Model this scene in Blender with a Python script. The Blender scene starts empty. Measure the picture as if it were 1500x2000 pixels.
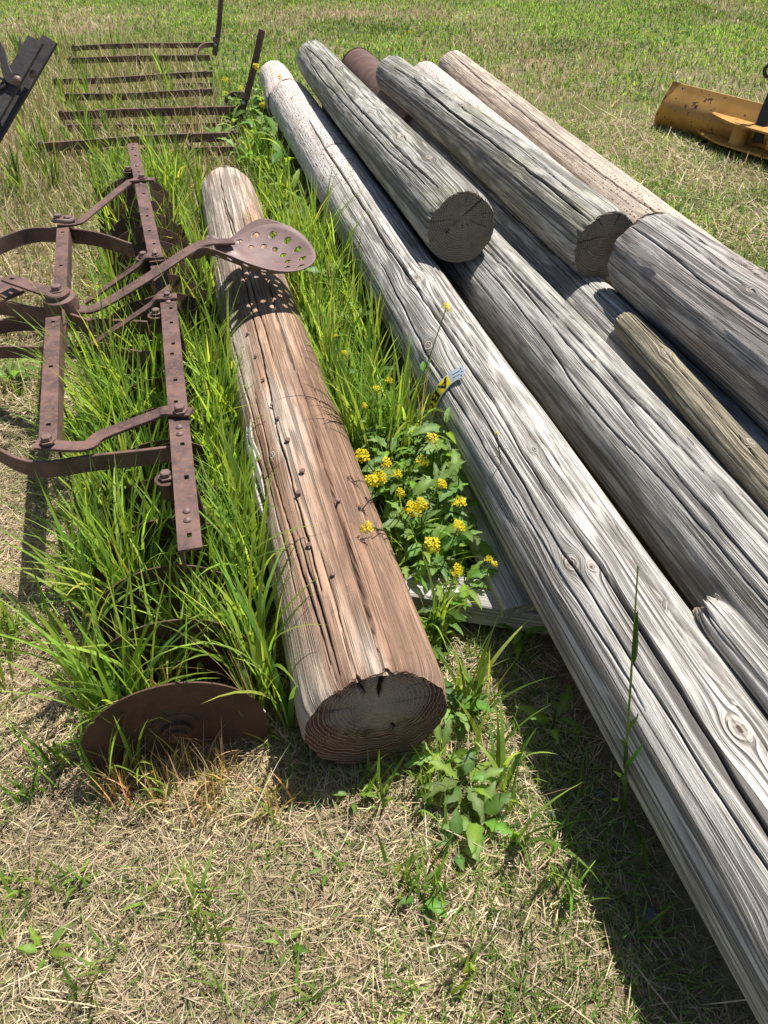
import bpy, math
import numpy as np
from mathutils import Matrix, Vector
rng = np.random.default_rng(7)
R_ = math.radians
scene = bpy.context.scene
# ------------------------------------------------------------------ camera, sky, sun, exposure
CAM = np.array([0., 0., 1.6]); PITCH = R_(41.5); FPX = 1480.
cd = bpy.data.cameras.new('camera'); cam = bpy.data.objects.new('camera', cd); scene.collection.objects.link(cam)
cam.location = CAM; cam.rotation_euler = (math.pi/2 - PITCH, 0, 0)
cd.sensor_fit = 'VERTICAL'; cd.sensor_height = 36; cd.lens = 36*FPX/2000; cd.clip_start = .02; cd.clip_end = 500
scene.camera = cam
SUN_AZ, SUN_EL = R_(47), R_(66)          # azimuth measured from +Y towards +X
w = bpy.data.worlds.new('World'); scene.world = w; w.use_nodes = True
wn = w.node_tree; bg = wn.nodes['Background']
sky = wn.nodes.new('ShaderNodeTexSky'); sky.sky_type = 'NISHITA'; sky.sun_disc = False
sky.sun_elevation = SUN_EL; sky.sun_rotation = SUN_AZ
wn.links.new(sky.outputs[0], bg.inputs[0]); bg.inputs[1].default_value = .075
sd = bpy.data.lights.new('sun', 'SUN'); sd.energy = 5.0; sd.angle = R_(.53); sd.color = (1, .965, .915)
so = bpy.data.objects.new('sun', sd); scene.collection.objects.link(so)
sv = Vector((math.sin(SUN_AZ)*math.cos(SUN_EL), math.cos(SUN_AZ)*math.cos(SUN_EL), math.sin(SUN_EL)))
so.rotation_euler = sv.to_track_quat('Z', 'Y').to_euler()
scene.view_settings.view_transform = 'Standard'; scene.view_settings.look = 'None'
scene.view_settings.exposure = .68; scene.view_settings.gamma = 1
scene.render.resolution_x = 768; scene.render.resolution_y = 1024

# ------------------------------------------------------------------ helpers
FW = np.array([0, math.cos(PITCH), -math.sin(PITCH)]); UPV = np.array([0, math.sin(PITCH), math.cos(PITCH)]); RT = np.array([1., 0, 0])
def at(px, py, z):
    """survey helper: point of height z seen along a line of sight of the photograph"""
    d = FW + (px-750)/FPX*RT - (py-1000)/FPX*UPV
    return CAM + d*(z-CAM[2])/d[2]
def hsh(ix, iy, s):
    h = (ix.astype(np.int64)*374761393 + iy.astype(np.int64)*668265263 + s*1274126177) & 0xffffffff
    h = ((h ^ (h >> 13))*1274126177) & 0xffffffff
    return ((h ^ (h >> 16)) & 0xffff)/65535.
def vn(x, y, s=0):
    x = np.asarray(x, float); y = np.asarray(y, float); x, y = np.broadcast_arrays(x, y)
    ix = np.floor(x); iy = np.floor(y); fx = x-ix; fy = y-iy
    fx = fx*fx*(3-2*fx); fy = fy*fy*(3-2*fy); ix = ix.astype(np.int64); iy = iy.astype(np.int64)
    a = hsh(ix, iy, s); b = hsh(ix+1, iy, s); c = hsh(ix, iy+1, s); d = hsh(ix+1, iy+1, s)
    return (a*(1-fx)+b*fx)*(1-fy) + (c*(1-fx)+d*fx)*fy
def fbm(x, y, s=0, o=3):
    t = 0; a = .5; k = 1.
    for i in range(o):
        t = t + a*vn(np.asarray(x)*k, np.asarray(y)*k, s+i*17); a *= .5; k *= 2
    return t/(1-.5**o)
def norm(v): v = np.asarray(v, float); return v/np.linalg.norm(v)
def tag(o, label=None, cat=None, group=None, kind=None):
    if label: o['label'] = label
    if cat: o['category'] = cat
    if group: o['group'] = group
    if kind: o['kind'] = kind
    return o
def thing(name, loc, label, cat, group=None, kind=None):
    o = bpy.data.objects.new(name, None); scene.collection.objects.link(o); o.location = [float(c) for c in loc]
    o.empty_display_size = .05
    return tag(o, label, cat, group, kind)
def mesh_np(name, verts, quads=None, tris=None, mat=None, smooth=True, attrs=None):
    me = bpy.data.meshes.new(name); verts = np.asarray(verts, np.float32); me.vertices.add(len(verts))
    me.vertices.foreach_set('co', verts.ravel())
    nq = 0 if quads is None else len(quads); ntr = 0 if tris is None else len(tris)
    li = []
    if nq: li.append(np.asarray(quads, np.int32).ravel())
    if ntr: li.append(np.asarray(tris, np.int32).ravel())
    li = np.concatenate(li); me.loops.add(len(li)); me.loops.foreach_set('vertex_index', li)
    me.polygons.add(nq+ntr)
    st = np.concatenate([np.arange(nq)*4, nq*4+np.arange(ntr)*3]).astype(np.int32)
    me.polygons.foreach_set('loop_start', st)
    me.polygons.foreach_set('use_smooth', np.full(nq+ntr, smooth))
    for k, v in (attrs or {}).items():
        v = np.asarray(v, np.float32)
        if v.ndim == 1: a = me.attributes.new(k, 'FLOAT', 'POINT'); a.data.foreach_set('value', v)
        elif k == 'col':
            a = me.attributes.new(k, 'FLOAT_COLOR', 'POINT'); a.data.foreach_set('color', np.c_[v, np.ones(len(v))].astype(np.float32).ravel())
        else: a = me.attributes.new(k, 'FLOAT_VECTOR', 'POINT'); a.data.foreach_set('vector', v.ravel())
    me.update(); me.validate()
    if mat: me.materials.append(mat)
    return me
def link(name, me, parent=None, mat4=None):
    o = bpy.data.objects.new(name, me); scene.collection.objects.link(o)
    if parent: o.parent = parent
    if mat4 is not None: o.matrix_local = mat4
    return o
class MB:
    """collects polygons of one part"""
    def __init__(s): s.v = []; s.f = []
    def add(s, v, f):
        k = len(s.v); s.v += [tuple(float(c) for c in p) for p in v]; s.f += [tuple(i+k for i in q) for q in f]; return s
    def sweep(s, path, wd, t, up=(0, 0, 1), ch=.12, taper=None):
        P = np.asarray(path, float); n = len(P); T = np.gradient(P, axis=0); T /= np.linalg.norm(T, axis=1)[:, None]
        c = ch*min(wd, t); a, b = wd/2, t/2
        sec = [(a-c, b), (a, b-c), (a, -b+c), (a-c, -b), (-a+c, -b), (-a, -b+c), (-a, b-c), (-a+c, b)]
        V = []
        for i in range(n):
            W = norm(np.cross(T[i], up)); N = np.cross(W, T[i]); k = 1 if taper is None else taper[i]
            V += [P[i]+W*x*k+N*y*k for x, y in sec]
        F = [(i*8+j, i*8+(j+1) % 8, i*8+8+(j+1) % 8, i*8+8+j) for i in range(n-1) for j in range(8)]
        F += [tuple(range(7, -1, -1)), tuple((n-1)*8+j for j in range(8))]
        return s.add(V, F)
    def tube(s, path, r, seg=8):
        P = np.asarray(path, float); n = len(P); T = np.gradient(P, axis=0); T /= np.linalg.norm(T, axis=1)[:, None]
        r = np.broadcast_to(r, n); V = []
        for i in range(n):
            u = (0, 0, 1) if abs(T[i][2]) < .9 else (0, 1, 0)
            W = norm(np.cross(T[i], u)); N = np.cross(W, T[i])
            V += [P[i]+r[i]*(math.cos(q)*W+math.sin(q)*N) for q in np.arange(seg)*2*math.pi/seg]
        F = [(i*seg+j, i*seg+(j+1) % seg, i*seg+seg+(j+1) % seg, i*seg+seg+j) for i in range(n-1) for j in range(seg)]
        F += [tuple(range(seg-1, -1, -1)), tuple((n-1)*seg+j for j in range(seg))]
        return s.add(V, F)
    def lathe(s, prof, seg=24, M=None, closed=False, ph=0.):
        V = [(r*math.cos(q+ph), r*math.sin(q+ph), z) for r, z in prof for q in np.arange(seg)*2*math.pi/seg]
        if M is not None: V = [M @ Vector(p) for p in V]
        n = len(prof); m = n if closed else n-1
        F = [(i*seg+j, i*seg+(j+1) % seg, ((i+1) % n)*seg+(j+1) % seg, ((i+1) % n)*seg+j) for i in range(m) for j in range(seg)]
        if not closed: F += [tuple(range(seg-1, -1, -1)), tuple((n-1)*seg+j for j in range(seg))]
        return s.add(V, F)
    def box(s, M, sx, sy, sz, c=.0):
        V = []
        for z in (-1, 1):
            for x, y in ((-1, -1), (1, -1), (1, 1), (-1, 1)): V.append(M @ Vector((x*sx/2, y*sy/2, z*sz/2)))
        return s.add(V, [(3, 2, 1, 0), (4, 5, 6, 7), (0, 1, 5, 4), (1, 2, 6, 5), (2, 3, 7, 6), (3, 0, 4, 7)])
    def plate(s, L, W, T, holes, M):
        """plate in local x (length) / y (width) with real rectangular holes (l, c, hl, hw)"""
        xs = sorted({0., L} | {h[0]-h[2]/2 for h in holes} | {h[0]+h[2]/2 for h in holes})
        ys = sorted({-W/2, W/2} | {h[1]-h[3]/2 for h in holes} | {h[1]+h[3]/2 for h in holes})
        nx, ny = len(xs)-1, len(ys)-1
        solid = np.ones((nx+2, ny+2), bool); solid[0] = solid[-1] = False; solid[:, 0] = solid[:, -1] = False
        for i in range(nx):
            for j in range(ny):
                cx, cy = (xs[i]+xs[i+1])/2, (ys[j]+ys[j+1])/2
                if any(abs(cx-h[0]) < h[2]/2 and abs(cy-h[1]) < h[3]/2 for h in holes): solid[i+1, j+1] = False
        V = [M @ Vector((x, y, z)) for z in (T/2, -T/2) for x in xs for y in ys]
        k = (nx+1)*(ny+1); idx = lambda i, j, b: b*k+i*(ny+1)+j; F = []
        for i in range(nx):
            for j in range(ny):
                if not solid[i+1, j+1]: continue
                F.append((idx(i, j, 0), idx(i+1, j, 0), idx(i+1, j+1, 0), idx(i, j+1, 0)))
                F.append((idx(i, j+1, 1), idx(i+1, j+1, 1), idx(i+1, j, 1), idx(i, j, 1)))
                for di, dj, a, b in ((-1, 0, (i, j+1), (i, j)), (1, 0, (i+1, j), (i+1, j+1)), (0, -1, (i, j), (i+1, j)), (0, 1, (i+1, j+1), (i, j+1))):
                    if not solid[i+1+di, j+1+dj]: F.append((idx(*a, 0), idx(*b, 0), idx(*b, 1), idx(*a, 1))[::-1])
        return s.add(V, F)
    def mesh(s, name, mat, smooth=False, off=(0, 0, 0)):
        me = bpy.data.meshes.new(name); o = np.asarray(off, float)
        me.from_pydata([tuple(np.asarray(p)-o) for p in s.v], [], s.f); me.update()
        if smooth:
            me.polygons.foreach_set('use_smooth', np.ones(len(me.polygons), bool))
            try: me.set_sharp_from_angle(angle=R_(35))
            except Exception: pass
        me.materials.append(mat); return me
    def build(s, name, mat, parent=None, smooth=True, off=None):
        o_ = np.array(parent.location) if (off is None and parent) else (off if off is not None else (0, 0, 0))
        o = link(name, s.mesh(name, mat, smooth, o_), parent)
        if not parent: o.location = [float(c) for c in o_]
        return o
def smooth_path(pts, n=6):
    P = np.asarray(pts, float); P = np.vstack([2*P[0]-P[1], P, 2*P[-1]-P[-2]]); out = []
    for i in range(1, len(P)-2):
        for t in np.arange(n)/n:
            a, b, c, d = P[i-1:i+3]
            out.append(.5*((2*b)+(c-a)*t+(2*a-5*b+4*c-d)*t*t+(-a+3*b-3*c+d)*t**3))
    out.append(P[-2]); return np.array(out)
def frame(o, x, z):
    """matrix with local x along x and local z near z"""
    x = norm(x); y = norm(np.cross(z, x)); z = np.cross(x, y)
    M = Matrix(((x[0], y[0], z[0], o[0]), (x[1], y[1], z[1], o[1]), (x[2], y[2], z[2], o[2]), (0, 0, 0, 1))); return M

# ------------------------------------------------------------------ materials
class NT:
    def __init__(s, name):
        s.m = bpy.data.materials.new(name); s.m.use_nodes = True; s.t = s.m.node_tree
        s.b = s.t.nodes['Principled BSDF']; s.out = s.t.nodes['Material Output']
    def n(s, ty, ins=None, **pr):
        q = s.t.nodes.new(ty)
        for k, v in pr.items(): setattr(q, k, v)
        for k, v in (ins or {}).items(): s.set(q.inputs[k], v)
        return q
    def set(s, inp, v):
        if isinstance(v, bpy.types.NodeSocket): s.t.links.new(v, inp)
        else: inp.default_value = v
    def attr(s, name, out='Fac'): return s.n('ShaderNodeAttribute', attribute_name=name).outputs[out]
    def math(s, op, a, b=0., c=0., clamp=False): return s.n('ShaderNodeMath', {0: a, 1: b, 2: c}, operation=op, use_clamp=clamp).outputs[0]
    def vmul(s, v, k): return s.n('ShaderNodeVectorMath', {0: v, 1: k}, operation='MULTIPLY').outputs[0]
    def vadd(s, v, k): return s.n('ShaderNodeVectorMath', {0: v, 1: k}, operation='ADD').outputs[0]
    def noise(s, v, scale=1., detail=2., rough=.5, dist=0.): return s.n('ShaderNodeTexNoise', {'Vector': v, 'Scale': scale, 'Detail': detail, 'Roughness': rough, 'Distortion': dist}).outputs[0]
    def ramp(s, x, lo, hi, a=0., b=1.): return s.n('ShaderNodeMapRange', {0: x, 1: lo, 2: hi, 3: a, 4: b}, clamp=True, interpolation_type='SMOOTHSTEP').outputs[0]
    def mix(s, f, a, b):
        q = s.n('ShaderNodeMix', data_type='RGBA'); s.set(q.inputs[0], f)
        for k, v in ((6, a), (7, b)): s.set(q.inputs[k], v if isinstance(v, bpy.types.NodeSocket) else (*v, 1))
        return q.outputs[2]
    def bump(s, h, dist, strength=1.): s.t.links.new(s.n('ShaderNodeBump', {'Height': h, 'Distance': dist, 'Strength': strength}).outputs[0], s.b.inputs['Normal'])
    def done(s, col, rough=.8, spec=.3):
        s.set(s.b.inputs['Base Color'], col if isinstance(col, bpy.types.NodeSocket) else (*col, 1))
        s.set(s.b.inputs['Roughness'], rough); s.b.inputs['Specular IOR Level'].default_value = spec; return s.m
    def coord(s): return s.n('ShaderNodeTexCoord').outputs['Object']
def wood_mat(name, light, dark, patch, patch_amt, mode=None, mode_col=None, crack_amt=1., contrast=1.):
    t = NT(name); g = t.attr('gr', 'Vector')
    n1 = t.noise(t.vmul(g, (340, 9, 1)), 1, 4, .7); n2 = t.noise(t.vmul(g, (85, .9, 1)), 1, 3, .55); n4 = t.noise(t.vmul(g, (6, 1.7, 3)), 1, 3, .6)
    n5 = t.noise(t.vmul(g, (28, 22, 2)), 1, 3, .6)
    def ridge(fx, fy, wd, off, det=1.):
        q = t.noise(t.vadd(t.vmul(g, (fx, fy, 1)), (off, 0, off)), 1, det, .4)
        return t.ramp(t.math('ABSOLUTE', t.math('SUBTRACT', q, .5)), wd*.35, wd, 1., 0.)
    c1 = ridge(26, .22, .026, 3.3, 3.); c2 = ridge(72, .45, .062, 9.1, 3.); c3 = ridge(160, 1.0, .11, 5.7, 3.)
    msk = t.ramp(t.noise(t.vmul(g, (14, 2.6, 1)), 1, 3, .6), .42, .60); msk3 = t.ramp(t.noise(t.vadd(t.vmul(g, (30, 5., 1)), (4, 4, 4)), 1, 2), .38, .62)
    cr = t.math('MAXIMUM', c1, t.math('MAXIMUM', t.math('MULTIPLY', c2, t.math('MULTIPLY', msk, .85)), t.math('MULTIPLY', c3, t.math('MULTIPLY', msk3, .8))))
    cr = t.math('MULTIPLY', cr, crack_amt, clamp=True)
    gr = t.math('ADD', t.math('MULTIPLY', n1, .8), t.math('MULTIPLY', n2, .2))
    f = t.ramp(gr, .5-.20/contrast, .5+.15/contrast)
    col = t.mix(f, dark, light)
    col = t.mix(t.math('MULTIPLY', t.ramp(n4, .42, .70), patch_amt*.65), col, patch)
    fl = t.noise(t.vmul(g, (420, 60, 1)), 1, 3, .7); bt = t.noise(t.vmul(g, (30, 7, 4)), 1, 4, .65)
    col = t.mix(t.ramp(fl, .5, .8, 0., .55), col, dark)
    col = t.mix(t.ramp(bt, .52, .75, 0., .2), col, tuple(x*.8 for x in patch))
    mk = t.attr('mk')
    if mode == 'brown':
        wob = t.math('ADD', mk, t.math('MULTIPLY', t.math('SUBTRACT', n2, .5), .55))
        big = t.noise(t.vmul(g, (16, .55, 7)), 1, 3, .6); bc = t.mix(t.math('ADD', t.math('MULTIPLY', f, .45), t.math('MULTIPLY', t.ramp(big, .36, .64), .55)), mode_col[0], mode_col[1])
        bc = t.mix(t.math('MULTIPLY', t.ramp(n5, .6, .75), .5), bc, mode_col[2])
        col = t.mix(t.ramp(wob, .1, .9), col, bc)
    if mode == 'incised':
        vo = t.n('ShaderNodeTexVoronoi', {'Vector': t.vmul(g, (62, 30, 0)), 'Scale': 1., 'Randomness': .45}).outputs['Distance']
        slit = t.math('MULTIPLY', t.ramp(vo, .17, .27, 1., 0.), mk)
        rust = t.math('MULTIPLY', t.ramp(n5, .55, .72), mk)
        col = t.mix(t.math('MULTIPLY', mk, .75), col, t.mix(f, mode_col[0], mode_col[1]))
        col = t.mix(t.math('MULTIPLY', rust, .55), col, mode_col[2])
        col = t.mix(t.math('MULTIPLY', slit, .85), col, (.07, .04, .028))
        cr = t.math('MAXIMUM', t.math('MULTIPLY', cr, t.math('SUBTRACT', 1., t.math('MULTIPLY', mk, .7))), slit)
    col = t.mix(t.math('MULTIPLY', cr, .8), col, (.045, .036, .028))
    kn = t.attr('kn')
    kr = t.math('SINE', t.math('MULTIPLY', kn, 17.))
    kc = t.mix(t.ramp(kr, -1, 1), (.24, .20, .16), (.46, .40, .33))
    col = t.mix(t.math('MULTIPLY', t.ramp(kn, .02, .5), .75), col, kc)
    col = t.mix(t.ramp(kn, .72, .85), col, (.09, .065, .045))
    ck = t.attr('ck'); col = t.mix(t.math('MULTIPLY', t.ramp(ck, .25, .8), .85), col, (.035, .027, .02))  # dark crack interiors: dirt, plus some shade painted into the colour
    h = t.math('SUBTRACT', t.math('ADD', t.math('MULTIPLY', n1, .5), t.math('ADD', t.math('MULTIPLY', n2, .5), t.math('MULTIPLY', fl, .4))), t.math('MULTIPLY', cr, 1.1))
    h = t.math('ADD', h, t.math('MULTIPLY', kr, t.math('MULTIPLY', t.ramp(kn, .02, .3), .25)))
    t.bump(h, .0035, 1.)
    return t.done(col, .85, .25)
def end_mat(name, c_out, c_in, c_ring, stain=None):
    t = NT(name); g = t.attr('ec', 'Vector')
    sx = t.n('ShaderNodeSeparateXYZ', {0: g}); x, y = sx.outputs[0], sx.outputs[1]
    r = t.math('SQRT', t.math('ADD', t.math('MULTIPLY', x, x), t.math('MULTIPLY', y, y)))
    wob = t.noise(t.vmul(g, (9, 9, 1)), 1, 2)
    rr = t.math('ADD', r, t.math('MULTIPLY', wob, .02))
    ring = t.math('SINE', t.math('MULTIPLY', rr, 1250.)); ring2 = t.math('SINE', t.math('MULTIPLY', rr, 700.))
    rg = t.math('ADD', t.math('MULTIPLY', ring, .5), t.math('MULTIPLY', ring2, .5))
    blot = t.noise(t.vmul(g, (14, 14, 1)), 1, 4, .6)
    col = t.mix(t.ramp(rr, .03, .13), c_in, c_out)
    if stain: col = t.mix(t.ramp(t.math('ADD', t.math('MULTIPLY', rr, 6.), t.math('SUBTRACT', blot, .5)), .55, .8), col, stain)
    col = t.mix(t.math('MULTIPLY', t.ramp(rg, -.3, .9), .65), col, c_ring)
    col = t.mix(t.math('MULTIPLY', t.ramp(blot, .5, .75), .5), col, (.07, .055, .04))
    ck = t.attr('ck'); col = t.mix(t.ramp(ck, .2, .7), col, (.015, .012, .01))
    fine = t.noise(t.vmul(g, (160, 160, 1)), 1, 3)
    t.bump(t.math('ADD', t.math('MULTIPLY', rg, .3), t.math('SUBTRACT', fine, ck)), .003, .8)
    return t.done(col, .9, .2)
GREY = dict(light=(.58, .545, .49), dark=(.24, .22, .20), patch=(.26, .25, .23), patch_amt=.5)
m_pole_dark = wood_mat('weathered_dark_grey_wood', (.52, .495, .445), (.26, .245, .22), (.29, .285, .22), .45)
m_mossy = wood_mat('mossy_grey_wood', (.52, .495, .435), (.21, .195, .17), (.30, .285, .155), .8)
m_pale = wood_mat('pale_bleached_wood', (.70, .61, .51), (.38, .305, .245), (.56, .44, .35), .4, 'incised', ((.42, .34, .29), (.74, .66, .57), (.36, .15, .085)), crack_amt=.8)
m_front = wood_mat('silver_grey_wood', (.64, .60, .535), (.38, .35, .31), (.42, .39, .345), .5, 'incised', ((.44, .385, .335), (.74, .67, .59), (.38, .17, .10)))
m_brown = wood_mat('red_brown_wood', (.57, .49, .40), (.36, .29, .225), (.46, .32, .225), .75, 'brown', ((.205, .11, .07), (.49, .315, .205), (.13, .062, .042)), crack_amt=.75)
m_tan = wood_mat('bleached_tan_wood', (.66, .55, .43), (.40, .31, .235), (.52, .40, .31), .5, 'incised', ((.38, .30, .24), (.66, .56, .45), (.33, .17, .10)), crack_amt=.8)
m_ochre = wood_mat('ochre_thin_pole_wood', (.42, .365, .25), (.19, .16, .105), (.25, .225, .15), .5)
m_purple = wood_mat('peeling_grey_purple_wood', (.52, .485, .435), (.25, .22, .195), (.31, .215, .18), .7)
m_board = wood_mat('sawn_board_wood', (.54, .51, .46), (.30, .275, .24), (.33, .30, .27), .5, crack_amt=.6)
m_end = end_mat('weathered_end_grain', (.15, .125, .09), (.20, .165, .115), (.36, .30, .22))
m_endb = end_mat('dark_red_end_grain', (.21, .15, .105), (.31, .245, .175), (.40, .31, .22), stain=(.115, .047, .03))
def rust_mat(name, a, b, c, rough=.62, spec=.35):
    t = NT(name); o = t.coord()
    n1 = t.noise(o, 9, 6, .65); n2 = t.noise(o, 70, 5, .7); n3 = t.noise(o, 320, 2, .5)
    col = t.mix(t.ramp(n1, .35, .65), a, b)
    col = t.mix(t.math('MULTIPLY', t.ramp(n2, .48, .7), .7), col, c)
    col = t.mix(t.math('MULTIPLY', t.ramp(n3, .6, .75), .4), col, (.03, .02, .018))
    t.bump(t.math('ADD', n2, t.math('MULTIPLY', n3, .5)), .0012, .6)
    return t.done(col, t.ramp(n2, .3, .7, rough-.14, rough+.18), spec)
m_rust = rust_mat('purple_brown_rust', (.07, .042, .036), (.155, .088, .072), (.23, .105, .055))
m_rustd = rust_mat('dark_disc_rust', (.065, .04, .03), (.105, .056, .037), (.15, .068, .034), .75, .25)
m_seat = rust_mat('smooth_seat_rust', (.155, .10, .09), (.215, .14, .125), (.20, .105, .07), .5, .5)
m_lever = rust_mat('shade_dark_steel', (.035, .03, .029), (.05, .042, .04), (.075, .055, .045), .6, .4)  # backlit shade of the lever bars is put into this dark base colour
m_bolt = rust_mat('bolt_rust', (.15, .09, .075), (.20, .125, .10), (.12, .06, .04), .5, .5)
m_pipe = rust_mat('rusty_drum', (.085, .045, .033), (.14, .075, .05), (.19, .12, .09))
def yellow_mat():
    t = NT('chipped_yellow_paint'); o = t.coord()
    n1 = t.noise(o, 5, 4, .6); n2 = t.noise(t.vmul(o, (1, 1, 1)), 26, 5, .62); n3 = t.noise(o, 120, 3)
    col = t.mix(t.ramp(n1, .3, .7), (.38, .20, .045), (.50, .27, .06))
    chip = t.ramp(t.math('ADD', n2, t.math('MULTIPLY', t.math('SUBTRACT', n1, .5), .35)), .61, .625)
    col = t.mix(chip, col, (.07, .035, .028)); t.bump(t.math('SUBTRACT', t.math('MULTIPLY', n3, .2), chip), .0015, .6)
    return t.done(col, .45, .4)
m_yel = yellow_mat()
def plain(name, c, rough=.5, spec=.4, var=.12, metal=0., sc=40):
    t = NT(name); n = t.noise(t.coord(), sc, 4, .6)
    col = t.mix(t.ramp(n, .3, .7), tuple(x*(1-var) for x in c), tuple(min(1, x*(1+var)) for x in c)); t.b.inputs['Metallic'].default_value = metal
    t.bump(n, .0005, .3); return t.done(col, rough, spec)
m_alu = plain('dull_aluminium', (.55, .60, .64), .45, .5, .08, .2); m_ylab = plain('yellow_label', (.85, .68, .01), .4, .4, .04); m_blk = plain('black_print', (.012, .012, .012), .45, .4)
m_zinc = plain('zinc_bolt', (.35, .42, .48), .35, .5, .1, .6); m_stone = plain('blue_grey_pebble', (.10, .105, .115), .9, .15, .4); m_black = plain('black_paint', (.025, .025, .025), .5, .4)
def veg_mat(name, trans, tcol, rough=.5, spec=.35, vary=False):
    t = NT(name); c = t.attr('col', 'Color')
    if vary:
        rd = t.n('ShaderNodeObjectInfo').outputs['Random']; c = t.n('ShaderNodeHueSaturation', {'Hue': t.ramp(rd, 0, 1, .475, .515), 'Saturation': t.ramp(t.math('FRACT', t.math('MULTIPLY', rd, 7.3)), 0, 1, .92, 1.15), 'Value': t.ramp(t.math('FRACT', t.math('MULTIPLY', rd, 31.7)), 0, 1, .6, 1.25), 'Color': c}).outputs[0]
    nz = t.noise(t.coord(), 60, 2)
    col = t.mix(t.ramp(nz, .3, .7, 0., .25), c, (.02, .03, .01)); m = t.done(col, rough, spec)
    if trans:
        tr = t.n('ShaderNodeBsdfTranslucent'); mm = t.n('ShaderNodeMix', data_type='RGBA', blend_type='MULTIPLY')
        mm.inputs[0].default_value = 1; t.set(mm.inputs[6], c); mm.inputs[7].default_value = (*tcol, 1); t.t.links.new(mm.outputs[2], tr.inputs[0])
        ms = t.n('ShaderNodeMixShader'); ms.inputs[0].default_value = trans
        t.t.links.new(t.b.outputs[0], ms.inputs[1]); t.t.links.new(tr.outputs[0], ms.inputs[2]); t.t.links.new(ms.outputs[0], t.out.inputs[0])
    return m
m_green = veg_mat('living_grass', .42, (1.9, 1.75, .9), .58, .25); m_dry = veg_mat('dry_grass', .15, (1.2, 1.1, .9), .6, .3)
m_leaf = veg_mat('weed_leaf', .45, (1.7, 1.6, .7), .5, .35, True); m_petal = veg_mat('yellow_petal', .3, (1.1, 1.1, .6), .6, .2)
def ground_mat():
    t = NT('thatch_and_soil'); o = t.coord()
    a = t.noise(o, 1.3, 4, .6); b = t.noise(o, 38, 5, .65); c = t.noise(t.vmul(o, (1, 1, 1)), 190, 4, .6)
    col = t.mix(t.ramp(b, .35, .65), (.13, .095, .06), (.30, .23, .14)); col = t.mix(t.math('MULTIPLY', t.ramp(c, .45, .65), .6), col, (.40, .31, .19))
    col = t.mix(t.math('MULTIPLY', t.ramp(a, .42, .62), .45), col, (.10, .135, .035))
    t.bump(t.math('ADD', b, c), .012, .8); return t.done(col, .95, .1)
m_ground = ground_mat()

# ------------------------------------------------------------------ ground
def gh(x, y): return .03*(fbm(np.asarray(x)*.6+9, np.asarray(y)*.6+4, 3, 3)-.5)
xs = np.concatenate([-np.geomspace(60, 4, 14), np.linspace(-3.9, 3.9, 80), np.geomspace(4, 60, 14)])
ys = np.concatenate([-np.geomspace(40, 1.5, 12), np.linspace(-1.4, 9, 100), np.geomspace(9.2, 140, 22)])
X, Y = np.meshgrid(xs, ys, indexing='ij'); nx, ny = X.shape
I = np.arange(nx*ny).reshape(nx, ny)
q = np.stack([I[:-1, :-1], I[1:, :-1], I[1:, 1:], I[:-1, 1:]], -1).reshape(-1, 4)
me = mesh_np('ground', np.c_[X.ravel(), Y.ravel(), gh(X, Y).ravel()], q, mat=m_ground)
tag(link('ground', me), 'sunlit ground of dry thatch and soil under the grass', None, kind='structure')

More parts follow.
